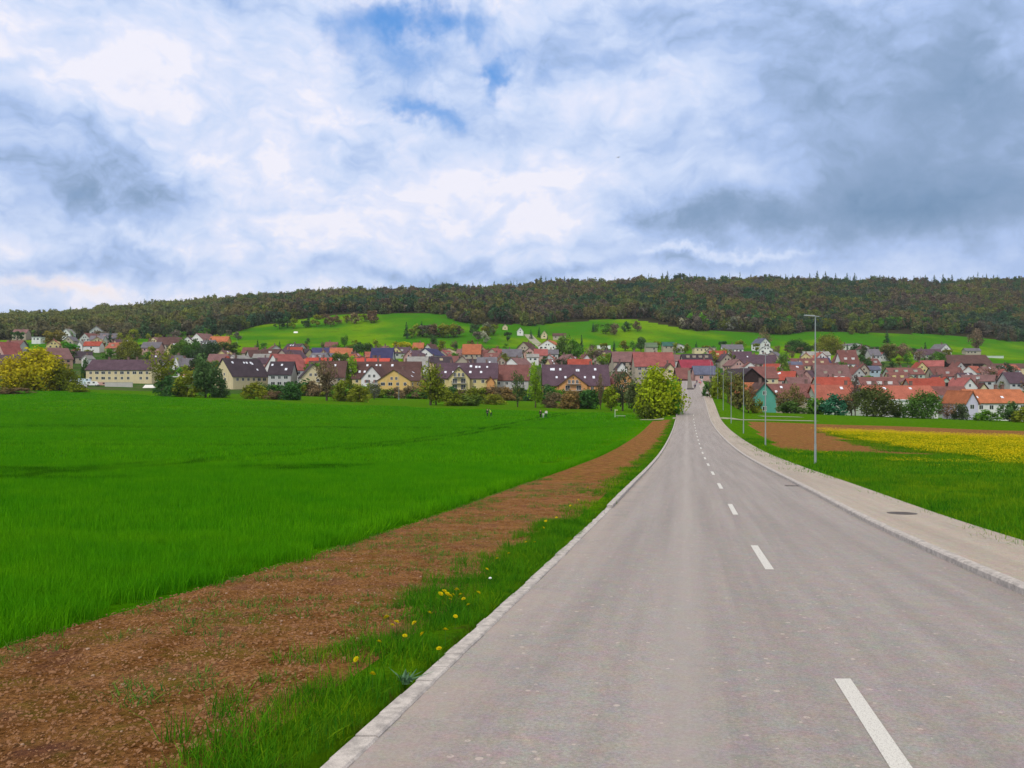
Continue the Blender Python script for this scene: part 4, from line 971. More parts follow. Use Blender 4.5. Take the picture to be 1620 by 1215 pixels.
def row_windows(parent, x0, x1, y, eave, face, child, r, ww=1.2, wh=1.3, sp=3.0, floors=None, shutter=None):
    nf = floors or max(1, int((eave - .6) / 2.7)); L = x1 - x0; n = max(1, int(L / sp))
    for f in range(nf):
        z = eave - 2.15 - f * 2.75
        if z < .3: z = .8 if f == 0 else z
        if z < .3: continue
        for i in range(n):
            if r.random() < .12: continue
            c = x0 + L * (i + .5) / n; w = ww * (1.5 if r.random() < .3 else 1)
            if face == 'f': window(parent, c, y, z, w, wh, 'f', child, shutter)
            else: window(parent, y, c, z, w, wh, face, child, shutter)
def balcony(parent, x, y, z, w, dpt=1.5, col=(.30, .27, .24)):
    m = MB().box(x - w / 2, x + w / 2, y - dpt, y - .003, z - .12, z); b = m.build('balcony', TRIM, parent, (.55, .53, .48))
    r = MB()
    n = max(4, int(w / .45))
    for i in range(n + 1): q = x - w / 2 + w * i / n; r.box(q - .03, q + .03, y - dpt, y - dpt + .05, z + .003, z + .95)
    r.box(x - w / 2, x + w / 2, y - dpt - .01, y - dpt + .06, z + .95, z + 1.02).box(x - w / 2, x - w / 2 + .05, y - dpt, y - .05, z + .4, z + 1.0).box(x + w / 2 - .05, x + w / 2, y - dpt, y - .05, z + .4, z + 1.0)
    r.build('railing', TRIM, b, col); return b
def on_slope(along, dep, w, eave, ridge, u, v):
    """point on the roof plane that faces -y (or +x): u across, v up the slope 0..1"""
    if along == 'x': b = dep / 2; return Vector((u, -b * (1 - v), eave + (ridge - eave) * v + .26)), math.atan2(ridge - eave, b), 0
    a = w / 2; return Vector((a * (1 - v), u, eave + (ridge - eave) * v + .26)), math.atan2(ridge - eave, a), math.pi / 2
def skylight(roof, along, w, dep, eave, ridge, u, v, s=1.0):
    p, t, rz = on_slope(along, dep, w, eave, ridge, u, v)
    m = MB().box(-.5 * s, .5 * s, -.65 * s, .65 * s, 0, .14); o = m.build('skylight', SKYL, roof); o.location = p; o.rotation_euler = Euler((t, 0, rz), 'XYZ')
def chimney(roof, x, y, z, h=1.6, col=(.20,.13,.11)):
    m = MB().box(-.4, .4, -.4, .4, -1.2, h).box(-.5, .5, -.5, .5, h + .003, h + .15); o = m.build('chimney', WALL, roof, col); o.location = (x, y, z)
def dormer(roof, along, w, dep, eave, ridge, u, v, wall=WHT, rc=RC['brown']):
    p, t, rz = on_slope(along, dep, w, eave, ridge, u, v)
    D = MB().box(-1.0, 1.0, -.2, 2.4, -.8, 1.2); o = D.build('dormer', WALL, roof, wall); o.location = p; o.rotation_euler = (0, 0, rz)
    # one level only below the roof: its window and lid are part of the dormer's own mesh
HN = 0
def house(px, wpx, yt, ye, yb, o_, roof, wall, label, rot=0, dep=None, d=None, win=None, dorm=0, sky=0, chim=1, name='house', cat='house', group=None, shutter=None, wing=None, floors=None, flat=False, bal=None, fw=None):
    global HN; HN += 1; r = random.Random(HN * 13)
    if d: x = (px - CX) / FPX * d; z = float(T(x, d)); 
    else: x, d, z = ground_at(px, yb, 330)
    s = d / FPX; gy = CY - z / d * FPX            # ground line as an angle
    w = wpx * s / max(.5, math.cos(R(rot))) if abs(rot) < 50 else wpx * s
    ridge = (gy - yt) * s; eave = (gy - ye) * s
    along = 'x' if o_ == 'e' else 'y'
    if dep is None: dep = max(7.0, min(14, (ridge - eave) * 2.3)) if along == 'x' else max(9, w * 1.15)
    E = empty(name, (x, d + dep / 2 * (1 if along == 'x' else 1), z), label, cat, group, R(rot)); E.rotation_euler[2] += math.atan2(-x, d) * 0
    wc = WC[wall]; rc = RC[roof]; jitter = r.uniform(.92, 1.08); rc = tuple(c * jitter for c in rc)
    big = wpx > 16 and d < 470
    if flat:
        m = MB().box(-w / 2, w / 2, -dep / 2, dep / 2, -2.5, ridge - .35); m.build('wall', WALL, E, wc)
        MB().box(-w / 2 - .4, w / 2 + .4, -dep / 2 - .4, dep / 2 + .4, ridge - .347, ridge).build('roof', ROOF, E, rc); eave = ridge - .4
        rf = None
    else:
        V, F = gable_shell(w, dep, eave, ridge, along); obj('wall', mesh('wall', V, F, WALL), E, wc)
        rf = roof_shell(w, dep, eave, ridge, along).build('roof', ROOF, E, rc)
    a, b = w / 2, dep / 2
    if win is not False:
        if along == 'x' or flat:
            segs = [(-a + .8, a - .8)]
            if wing: wx, ww_, wt = wing; segs = [(-a + .8, wx * s - ww_ * s / 2 - .3), (wx * s + ww_ * s / 2 + .3, a - .8)]
            for q0, q1 in segs:
                if q1 - q0 > 1.6: row_windows(E, q0, q1, -b, eave, 'f', big, r, shutter=shutter, floors=floors)
        else:
            row_windows(E, -a + .8, a - .8, -b, eave, 'f', big, r, shutter=shutter, floors=floors)
            if ridge - eave > 3 and w > 6: 
                for q in ((-1.1, 1.1) if w > 9 else (0,)): window(E, q, -b, eave + .3, 1.0, 1.2, 'f', big)
            if rot < -8: row_windows(E, -b + 1, b - 1, a, eave, 'r', big, r, floors=floors)
            if rot > 8: row_windows(E, -b + 1, b - 1, -a, eave, 'l', big, r, floors=floors)
    if rf is not None:
        for i in range(sky): skylight(rf, along, w, dep, eave, ridge, r.uniform(-.42, .42) * (w if along == 'x' else dep), r.choice([.35, .7, .75]), r.uniform(.8, 1.1))
        for i in range(dorm): 
            L = w if along == 'x' else dep; dormer(rf, along, w, dep, eave, ridge, L * ((i + .5) / dorm - .5) * .85, .35, wc)
        if chim:
            for i in range(chim): 
                q = r.uniform(-.35, .35)
                chimney(rf, q * w if along == 'x' else -.6, .5 if along == 'x' else q * dep, ridge)
    if wing:      # a gabled bay in front of the long roof
        wx, ww_, wt = wing; wx *= s; W2 = ww_ * s; R2 = (gy - wt) * s; e2 = eave + .1; dp = b + 1.6
        V, F = gable_shell(W2, dp, e2, R2, 'y'); wg = obj('gable_bay', mesh('gable_bay', V, F, WALL), E, WC[bal] if isinstance(bal, str) else wc); wg.location = (wx, -dp / 2 - 1.6 + 0, 0)
        wr = roof_shell(W2, dp + 2, e2, R2, 'y', .7).build('gable_roof', ROOF, E, rc); wr.location = (wx, -dp / 2 - .6, 0)
        yf = -dp - 1.6
        for f in range(3):
            z0 = e2 - 2.3 - 2.75 * f
            if z0 < .2: break
            balcony(E, wx, yf, z0 - .1, W2 * .72)
            for q in (-W2 * .2, W2 * .2): window(E, wx + q, yf, z0, 1.9, 1.9, 'f', True)
        balcony(E, wx, yf, e2 + .35, W2 * .5)
        for q in (-1.7, 0, 1.7): window(E, wx + q, yf, e2 + .5, 1.0, 1.5, 'f', True, shutter)
        window(E, wx, yf, R2 - 2.0, .6, .7, 'f', False)
    return E
def build_village():
    H = house
    # --- the front row beyond the field
    H(188,104,569,585,606,'e','purple','cream','long block with purple-brown roof and cream walls behind the golden bushes',dep=14,chim=3,floors=2,name='apartment_block',cat='apartment block')
    H(370,42,567,595,613,'g','dark','cream','cream gabled block with a balcony and dark skylit roof, leftmost of the front gables',rot=-35,dep=20,sky=6,d=370,floors=1,name='apartment_block',cat='apartment block')
    H(442,36,572,592,614,'e','dark','greywhite','dark grey roofed house with a terrace left of the white gables',dep=11,sky=3,d=372)
    H(484,34,576,596,615,'g','dark','cream','cream gable with round attic window beside the bright green tree',rot=18,dep=20,d=355,sky=2,floors=2)
    H(446,40,560,585,602,'g','pinkred','white','steep pinkish red roof and white side wall behind the dark terrace house',rot=-38,dep=16,d=400,win=None)
    H(515,58,571,596,615,'e','brown','tan','long brown roof ending in a small pale gable behind the brown bare tree',dep=12,d=380,sky=3,dorm=0,chim=2)
    H(503,38,566,575,596,'e','brightred','tan','bright red ridge roof above the long brown roof',d=410,chim=2)
    H(587,54,567,576,597,'e','brightred','tan','bright red double roof above the white gable with red shutters',d=412,chim=4)
    H(610,106,572,598,616,'e','brown','paleyellow','long brown roof joining the white and the yellow front gables',dep=14,d=385,chim=4,sky=8,name='apartment_block',cat='apartment block')
    H(591,34,579,598,617,'g','brown','white','white gable with red shutters between lime tree and yellow gable',rot=-6,dep=16,d=358,shutter=(.22,.06,.045),floors=2)
    H(632,54,585,602,622,'g','brown','yellow','broad low yellow gable with balcony behind a thin pole',rot=-14,dep=20,d=345,sky=2,floors=1,name='apartment_block',cat='apartment block')
    H(737,98,574,598,625,'e','purple','paleyellow','large pale yellow block with a high balconied centre gable and purple-brown roof',dep=15,d=352,wing=(-10,33,580),sky=9,chim=4,floors=3,name='apartment_block',cat='apartment block')
    H(808,56,577,601,623,'e','redbrown','greywhite','red-brown roofed block with orange end wall behind the pair of tall trees',dep=14,d=362,chim=2,floors=2,name='apartment_block',cat='apartment block')
    H(776,12,596,603,624,'g','redbrown','orange','narrow orange end gable beside the reddish-green tree',d=349.6,dep=8,chim=0,win=False)
    H(912,104,577,609,626,'e','purple','orange','orange block with a broad orange centre gable and long purple-brown roof',dep=15,d=350,wing=(-6,44,592),sky=10,chim=3,floors=2,name='apartment_block',cat='apartment block')
    H(984,30,588,606,626,'g','redbrown','orange','orange gable at the right end of the front row behind dark trees',rot=12,dep=14,d=352,floors=2)
    H(984,16,573,583,603,'g','dark','white','small steep white gable above the right end of the front row',dep=12,d=410)
    # --- behind the front row, centre
    H(918,36,568,582,600,'e','red','tan','red roof left of the broad lime-green tree',d=430,chim=0)
    H(882,44,577,590,606,'e','dark','tan','dark brown roof rising behind the orange block',d=400,sky=2)
    H(993,44,556,572,590,'e','brownpink','tan','pale brown-pink roof left of the long pinkish terrace',d=470)
    H(1036,62,557,579,596,'e','pinkred','tan','long pinkish red terrace roof above the great roadside tree',d=450,dep=14,sky=0,dorm=0,chim=0)
    H(1060,14,575,583,600,'g','brown','cream','small cream gable peeping over the great roadside tree',d=420)
    H(1104,50,569,582,600,'e','crimson','brown','crimson hipped roof straight above the end of the road',d=440,dep=14,chim=1)
    H(1083,20,582,599,612,'e','redbrown','brown','low red-brown roof left of the road crest',d=385,chim=0,win=False)
    H(1117,34,579,592,606,'e','bluegrey','pink','blue-grey roof over pink walls at the end of the road',d=390,chim=0)
    H(1104,46,560,569,584,'e','dark','tan','dark brown roof with a line of small dormers above the crimson roof',d=500,dorm=4,chim=0)
    H(1116,34,550,552,561,'e','lightgrey','cream','cream two-storey flat house below the middle meadow',flat=True,dep=10)
    H(1074,18,544,547,558,'g','bluegrey','white','modern white-framed house with glazed gable below the middle meadow',chim=0)
    H(1160,32,545,552,563,'e','grey','white','white house with wide grey roof below the middle meadow')
    H(1031,18,542,549,560,'e','green','tan','shed with moss green roof, left of the green roofed pair',chim=0)
    H(1058,18,541,547,558,'e','teal','tan','shed with teal green roof, right of the green roofed pair',chim=0)
    H(1207,18,535,543,556,'g','bluegrey','white','white gabled house high above the barn',rot=20)
    H(1216,20,546,553,566,'g','grey','white','second white gabled house just below the highest white gable',rot=-15)
    H(1200,62,561,575,590,'e','purple','tan','long purple-brown roof above the dark barn',dep=13,chim=2,sky=1)
    H(1232,30,556,570,582,'g','grey','tan','grey steep roof right of the long purple-brown roof',rot=-30)
    H(1212,38,580,598,612,'e','redbrown','cream','red-brown roof directly behind the dark barn',d=400)
    H(1180,52,583,603,626,'g','dark','darkwood_and_shade','dark timber barn with wide black gable and white metal roof edge',rot=14,dep=18,d=300,win=False,chim=0,name='barn',cat='barn')
    H(1261,24,572,586,596,'e','bluegrey','greywhite','blue-grey roofed house left of the nearest lamp post')
    H(1284,58,567,578,592,'e','redbrown','cream','red-brown roofed row with cream dormers crossing the nearest lamp post',dorm=4)
    H(1294,40,556,562,573,'e','lightgrey','white','low white house with light grey roof behind the nearest lamp post',dep=10)
    H(1305,20,566,575,588,'e','navy','white','small navy roofed house right of the nearest lamp post')
    H(1320,54,577,598,610,'e','brownpink','tan','brown-pink roof with two white dormers right of the nearest lamp post',dorm=2)
    H(1346,28,557,575,588,'e','redbrown','white','reddish roof with small white dormers below the right meadow',dorm=2)
    H(1329,14,562,572,584,'g','redbrown','white','narrow white house with dark red roof left of the reddish dormer roof')
    H(1268,34,597,613,626,'e','brownpink','tan','faded brown-pink roof left of the red terrace')
    H(1322,54,597,612,630,'e','red','tan','red hipped roof above the terrace right of the lamp post',d=375,chim=1)
    H(1350,30,543,547,556,'g','grey','white','small white house at the lower edge of the right meadow',rot=20)
    H(1370,16,546,552,566,'g','brown','greywhite','greyish gable behind the dark tree below the right meadow')
    H(1386,16,552,562,574,'e','grey','greywhite','grey house behind the dark tree below the right meadow')
    H(1377,32,579,585,598,'e','bluegrey','glass','house with blue glass front among dark trees',dep=8,chim=0)
    H(1436,54,582,592,606,'e','redbrown','palegreen','red-brown roof with white arched dormers below the bare grove',dorm=3,dep=12)
    H(1502,48,581,593,606,'e','redbrown','tan','red-brown long roof below the dark farm roof',dep=12,chim=0)
    H(1494,20,544,553,566,'g','grey','white','white farmhouse gable at the foot of the right meadow',rot=14)
    H(1474,36,552,561,572,'e','purple','greywhite','purple-grey roof left of the white farmhouse gable')
    H(1535,70,561,575,583,'e','brown','darkwood_and_shade','very long brown farm roof with a black shadowed open side',dep=20,chim=0,win=False,name='barn',cat='barn')  # closed dark wall: its colour stands in for shade inside the open side
    H(1600,66,575,582,592,'e','brown','cream','long low brown roof with cream wall at the right picture edge',dep=14,chim=0,win=False,name='barn',cat='barn')
    H(1540,24,551,555,562,'e','grey','tan','grey shed with pale ends above the long farm roof',chim=0)
    H(1612,28,589,606,618,'e','purple','greywhite','purple roofed house at the right picture edge')
    H(1395,58,597,614,632,'e','redbrown','white','faded red roof with white dormers above the orange-red terrace',d=372,dorm=3)
    H(1470,56,599,613,630,'e','red','tan','red roof with white gable edge right of the golden tree',d=372,chim=1)
    H(1494,22,597,606,620,'g','red','palegreen','pale green and white gable behind the red roofs',rot=10,d=380)
    H(1531,30,598,613,630,'g','pinkred','white','pink and white gable above the lavender gable',rot=12,d=345)
    H(1556,14,606,615,628,'g','brown','cream','small cream gable right of the pink and white gable',d=345)
    H(1505,60,612,630,645,'e','redbrown','tan','brown-red roof left of the lavender gable',d=318,chim=2)
    H(1503,24,627,637,652,'g','grey','palegreen','small grey-green gable left of the lavender gable',d=285,chim=0)
    # --- right front terrace
    H(1212,36,606,626,650,'g','brown','teal','teal timber house with curved brown roof edge behind the second lamp',rot=-4,dep=14,d=262,floors=2,name='house')
    H(1180,46,606,622,648,'e','orange','tan','orange roof left of the teal gable',d=285,chim=0)
    H(1262,84,608,628,650,'e','redbrown','tan','brown-red terrace right of the teal gable',d=275,sky=2,chim=1,name='terraced_house',cat='house')
    H(1332,76,610,632,652,'e','orangered','palegreen','salmon-red terrace roof right of the nearest lamp post',d=268,sky=2,chim=1,name='terraced_house')
    H(1428,112,611,631,655,'e','orangered','white','longest orange-red terrace above the large dark bush',d=262,dep=12,sky=2,chim=3,name='terraced_house')
    H(1585,90,617,637,658,'e','orange','white','orange roofed white house row at the right picture edge',d=258,dep=12,sky=2,chim=2,floors=2,name='terraced_house')
    H(1538,19,619,636,660,'g','orange','lavender','tall lavender gable at the left end of the orange roofed row',d=252,dep=14,chim=0,floors=2,name='terraced_house')
    H(1424,20,632,636,656,'e','white','white','white glazed bay before the longest orange-red terrace',d=252,dep=3,flat=True,name='bay_extension')
    # --- left hillside
    H(3,26,541,562,580,'g','pinkred','pink','pinkish red house at the left picture edge',rot=-20)
    H(8,40,561,578,600,'e','purple','tan','purple-brown roof below the pinkish red house at the left edge')
    H(80,26,550,567,585,'g','brownpink','salmon','salmon coloured roof peeping over the golden bushes',rot=-30)
    H(144,26,540,547,558,'e','red','white','red roofed white house left of the olive tree in the far left village',dep=8)
    H(127,10,540,546,558,'g','lightgrey','white','small white gable left of the red roofed white house',rot=-10)
    H(104,14,520,527,540,'g','lightgrey','white','white gable among hillside trees at the far left')
    H(94,14,525,528,538,'e','lightgrey','tan','pale flat-roofed house beside the white hillside gable',chim=0)
    H(148,18,516,524,536,'g','grey','greywhite','grey gable high on the far left hillside',rot=20)
    H(152,22,531,537,548,'e','grey','greywhite','grey roofed house below the highest grey gable')
    H(108,16,532,539,550,'g','grey','tan','grey and tan house left of the grey roofed hillside house')
    H(30,22,521,527,538,'e','brownpink','tan','brown roofed house at the top left of the village')
    H(66,26,520,523,532,'e','teal','greywhite','long low greenish roof under the forest at the far left',chim=0)
    H(57,14,533,535,544,'e','white','white','small white flat house below the greenish roof',flat=True)
    H(28,14,539,545,556,'e','grey','greywhite','small grey house above the dark conifer')
    H(134,10,562,567,580,'g','lightgrey','white','small white gable above the long purple-brown block')
    H(187,8,541,544,556,'g','lightgrey','white','tiny white house beside the broad olive tree')
    H(237,28,541,550,562,'e','grey','pink','grey roofed house with pink walls on the left hillside')
    H(264,36,533,545,556,'e','brown','tan','brown roofed house with pale chimney on the left hillside',chim=2)
    H(316,26,527,538,548,'g','brownpink','white','brown-pink roofed white house left of the orange one on the hillside',rot=-20)
    H(345,28,532,540,551,'e','orange','orange','orange roofed house at the left end of the bright meadow')
    H(288,24,567,579,597,'e','grey','orange','grey roofed house with orange walls behind the white canopy')
    H(278,12,562,578,597,'g','lightgrey','white','narrow white gable left of the orange-walled house')
    H(362,18,564,574,590,'g','red','salmon','small red house above the cream gabled block',rot=-20)
    H(374,24,562,572,590,'g','lightgrey','white','pale roofed house right of the small red house',rot=-30)
    # --- upper village, centre left
    H(426,30,552,562,575,'e','brown','white','grey-brown roofed white house below the bright meadow',dorm=1)
    H(455,30,553,566,582,'g','purple','tan','purple-brown roof left of the pinkish house',rot=-30)
    H(464,22,549,559,573,'e','red','pink','pinkish red roofed house left of the conifers')
    H(509,34,550,558,570,'e','navy','tan','navy roofed house left of the orange roof',dep=10)
    H(512,28,559,566,576,'e','bluegrey','greywhite','pale blue-grey roof below the navy roof')
    H(538,34,551,560,574,'e','orange','white','orange roof right of the navy roof')
    H(553,20,560,570,584,'g','orange','cream','cream gable half hidden by the olive tree',rot=-20)
    H(523,18,541,548,560,'e','redbrown','tan','small dark red roof above the navy roof')
    H(603,34,550,567,580,'e','navy','bluegrey' if False else 'greywhite','blue-purple roof right of the dark green trees')
    H(648,16,551,562,574,'g','grey','white','white gable right of the golden shrubs')
    H(662,20,554,563,576,'e','purple','tan','purple-grey roof joined to the white gable')
    H(661,16,542,551,562,'e','orange','tan','small orange roof above the white gable in the upper village')
    H(659,32,564,579,592,'e','lightgrey','white','pale grey roofed house with white wall in the middle of the village')
    H(680,28,551,562,576,'g','navy','white','dark roofed house with white balcony right of the pale grey roof',rot=-25)
    H(684,18,567,574,586,'g','purple','white','small purple gable below the dark roofed house')
    H(706,26,551,556,566,'g','brown','cream','white and cream house with brown roof right of the thin cypress',rot=15)
    H(746,28,544,560,574,'e','orange','tan','bright orange roof below the pale blossoming tree')
    H(764,16,549,556,572,'g','orange','cream','cream gable joined to the bright orange roof')
    H(786,26,551,563,576,'g','pinkred','tan','pinkish red roof right of the cream gable',rot=-28)
    H(810,30,552,564,576,'e','grey','tan','grey roof at the right end of the bright meadow')
    H(731,32,563,578,592,'g','brownpink','tan','faded brown steep roof above the large pale yellow block',sky=3)
    H(770,30,565,578,592,'e','grey','white','grey roof above the right half of the pale yellow block',sky=1)
    H(820,34,566,582,596,'g','brownpink','white','faded pink-brown roof above the red-brown roofed block',rot=-30)
    H(843,18,560,565,578,'e','lightgrey','white','low white roofed house left of the dark tree mass')
    H(834,22,541,552,566,'g','brown','tan','brown gable at the bend of the hill road',rot=-25)
    H(856,20,552,562,576,'e','pinkred','pink','pink-red roof left of the white house with orange roof')
    H(872,28,538,547,560,'g','orange','white','orange-roofed white house at the bottom of the hill road',rot=-20)
    H(872,22,553,560,574,'e','grey','greywhite','grey and white house below the orange-roofed one')
    H(605,44,569,579,594,'e','dark','tan','dark roof between the bright red ridge and the pale grey roof',chim=2)
    H(412,24,560,566,580,'e','lightgrey','tan','light roof peeping above the dark skylit roof')
    # --- isolated houses on the slopes
    H(861,10,523,530,536,'g','tan' if False else 'lightgrey','cream','white cottage beside the two small spruces on the hill',chim=0)
    H(823,10,518,524,531,'g','lightgrey','white','white hut at the upper edge of the bright hill',chim=0)
    H(799,8,513,517,522,'g','lightgrey','cream','tiny cream hut at the forest corner',chim=0)
    H(1145,14,509,515,521,'g','bluegrey','white','white farm building in the middle of the group under the forest')
    H(1134,10,513,516,521,'e','grey','white','low white shed left in the group under the forest',chim=0)
    H(1156,9,513,517,521,'g','grey','white','small white building right in the group under the forest',chim=0)
    H(1182,11,511,515,519,'e','white','white','flat white shed right of the farm group under the forest',flat=True)
    H(885,20,527,531,538,'e','brown','tan','low brown shed on the middle meadow',chim=0)
build_village()
def fillers():
    rr = random.Random(91); RN = {'red': 'red', 'brown': 'brown', 'redbrown': 'red-brown', 'grey': 'grey', 'pinkred': 'pinkish red', 'orangered': 'salmon-red', 'purple': 'purple-brown', 'dark': 'dark brown', 'lightgrey': 'pale grey', 'brownpink': 'faded brown'}
    WN = {'white': 'white', 'cream': 'cream', 'tan': 'tan', 'greywhite': 'grey', 'pink': 'pink', 'paleyellow': 'yellow'}
    Z = [(15, 130, 553, 590, 8, 'among far left roofs'), (130, 250, 528, 566, 9, 'above the long block'), (250, 375, 548, 590, 9, 'left of the cream block'),
         (385, 520, 562, 592, 11, 'behind the dark skylit roofs'), (520, 640, 562, 590, 10, 'behind the bright red ridges'), (640, 790, 562, 592, 13, 'behind the yellow block'),
         (790, 900, 560, 596, 9, 'below the hill road'), (900, 1070, 566, 596, 11, 'behind the orange block'), (1110, 1215, 566, 598, 9, 'between road and barn'),
         (1215, 1400, 570, 618, 18, 'right of the barn'), (1400, 1620, 590, 622, 16, 'at the far right')]
    for x0, x1, y0, y1, n, where in Z:
        for i in range(n):
            px = x0 + (x1 - x0) * (i + rr.uniform(.15, .85)) / n; py = rr.uniform(y0, y1); x, d, z = ground_at(px, py, 380)
            w = rr.uniform(9, 14) * FPX / d; rc = rr.choice(['red', 'brown', 'redbrown', 'redbrown', 'grey', 'pinkred', 'orangered', 'purple', 'dark', 'brownpink'] if x0 < 1100 else ['red', 'redbrown', 'orangered', 'pinkred', 'purple', 'brownpink', 'redbrown'])
            wc = rr.choice(list(WN)); e = rr.uniform(4.0, 5.6); g = e + rr.uniform(3.6, 5); o = rr.choice('egge'); s = FPX / d; yy = CY - z * s
            house(px, w if o == 'e' else w * .8, yy - g * s, yy - e * s, py, o, rc, wc, 'small %s-roofed %s house, %s from left %s' % (RN[rc], WN[wc], ORD[i], where), rot=rr.uniform(-38, 38), group='small houses ' + where, dorm=rr.choice([0, 0, 1, 2]), sky=rr.choice([0, 0, 1, 2]))
fillers()
# ------------------------------------------------------------------ canopy, wall and vehicles at the far left
def misc_left():
    x, d, z = ground_at(284, 606, 330); s = d / FPX; E = empty('canopy', (x, d, z), 'long low white canopy in front of the orange-walled house', 'canopy')
    w = 50 * s; MB().box(-w/2, w/2, -3, 3, 3.1, 3.5).build('canopy_top', TRIM, E, (.85, .85, .80))
    for i in range(5):
        q = -w/2 + .4 + i * (w - .8) / 4; MB().box(q - .1, q + .1, -2.9, -2.7, -.5, 3.097).build('leg', TRIM, E, (.6, .6, .55))
    def van(px, py, L, Hh, col, label, nm='van', cat='van', rz=0):
        x, d, z = ground_at(px, py, 300); E = empty(nm, (x, d, z), label, cat, None, rz)
        b = MB(); a = L / 2; prof = [(-a, .45), (a - .1, .45), (a, .9), (a - .35, 1.15), (a - 1.1, Hh - .1), (a - 1.5, Hh), (-a + .1, Hh), (-a, Hh - .2)]
        n = len(prof); V = [(p, -.95, q) for p, q in prof] + [(p, .95, q) for p, q in prof]; b.add(V, [tuple(range(n)), tuple(range(2 * n - 1, n - 1, -1))] + [(i, i + n, (i + 1) % n + n, (i + 1) % n) for i in range(n)])
        b.build('body', TRIM, E, col)
        for q in (-a + .8, a - .9):
            for y in (-.9, .9): MB().tube((q, y - .1, .34), (q, y + .1, .34), .34, .34, 14).build('wheel', IRON, E)
        MB().box(a - 2.2, a - 1.25, -.965, -.953, Hh - .85, Hh - .25).build('side_window', GLASS, E)
        if cat == 'caravan': MB().box(-a + .6, -a + 1.8, -.965, -.953, Hh - .95, Hh - .35).build('side_window', GLASS, E)
        return E
    van(134, 610, 6.6, 3.2, (.62, .72, .78), 'tall pale blue-grey van parked right of the golden bushes')
    van(147, 611, 5.2, 2.2, (.78, .78, .75), 'white caravan in front of the long block', 'caravan', 'caravan')
    van(127, 614, 5.0, 1.8, (.62, .60, .72), 'pale lilac van parked nearest the field at the far left')
    van(162, 611, 5.6, 1.9, (.52, .30, .26), 'reddish van in front of the long block')
    van(115, 605, 5.0, 2.0, (.35, .40, .42), 'grey van half hidden by the golden bushes')
    x, d, z = ground_at(188, 612, 300); s = d / FPX; tag(MB().box(-22*s, 22*s, -.15, .15, -.5, 2.0).box(-22*s - .05, 22*s + .05, -.22, .22, 2.003, 2.12).build('garden_wall', WALL, None, (.5, .48, .44)), 'pale low garden wall before the long brown-roofed block', 'wall').location = (x, d, z)
    x, d, z = ground_at(236, 614, 300); o = MB().add([(-2.6,-1,0),(2.6,-1,0),(2.6,1,0),(-2.6,1,0),(-1.8,0,1.4),(1.8,0,1.4)], [(0,1,5,4),(1,2,5),(2,3,4,5),(3,0,4),(0,3,2,1)]).build('tarpaulin_heap', TRIM, None, (.8,.78,.72)); o.location = (x, d, z + .1); tag(o, 'white tarpaulin heap beside the half-bare olive tree', 'tarpaulin')
    x, d, z = ground_at(468, 527, 600); o = MB().add([(-2,-1.3,0),(2,-1.3,0),(2,1.3,0),(-2,1.3,0),(-2,0,1.7),(2,0,1.7)], [(0,1,5,4),(1,2,5),(2,3,4,5),(3,0,4)]).build('tent', TRIM, None, (.85,.85,.8)); o.location = (x, d, z); tag(o, 'white tent on the upper left of the bright hill', 'tent')
    x, d, z = ground_at(955, 552, 500); o = MB().box(-6,6,-2,2,-.5,3).box(-6.3,6.3,-2.3,2.3,3.003,3.2).build('greenhouse', TRIM, None, (.8,.82,.8)); o.location = (x, d, z); tag(o, 'low white greenhouse at the lower edge of the middle meadow', 'greenhouse')
    x, d, z = ground_at(1571, 566, 500); o = MB().box(-9,9,-2,2,-.5,1.6).box(-9.2,9.2,-2.2,2.2,1.603,1.8).build('greenhouse', TRIM, None, (.55,.62,.55)); o.location = (x, d, z); tag(o, 'pale green polytunnel on the right-hand meadow', 'greenhouse')
    x, d, z = ground_at(1256, 524, 700); o = MB().box(-3.4,3.4,-2,2,-.5,2).box(-3.6,3.6,-2.2,2.2,2.003,2.3).build('hay_shed', TRIM, None, (.6,.62,.5)); o.location = (x, d, z); tag(o, 'tiny pale shed at the top of the right meadow', 'shed')
    # church-like thin flag pole in front of the yellow gable and a mast in the centre village
    for px, py, h, lab in ((631, 632, 44, 'thin tall pole in front of the broad yellow gable'), (974, 600, 48, 'thin mast rising left of the small steep white gable'), (375, 563, 34, 'thin grey mast at the left end of the bright meadow'), (1211, 548, 30, 'thin mast above the highest white gabled house')):
        x, d, z = ground_at(px, py, 250); hh = h * d / FPX; E = empty('mast', (x, d, z), lab, 'mast'); MB().tube((0,0,-.5), (0,0,hh), .10, .06, 8).build('pole', METAL, E); MB().tube((0,0,-.4), (0,0,.5), .22, .22, 8).build('base', METAL, E)
misc_left()
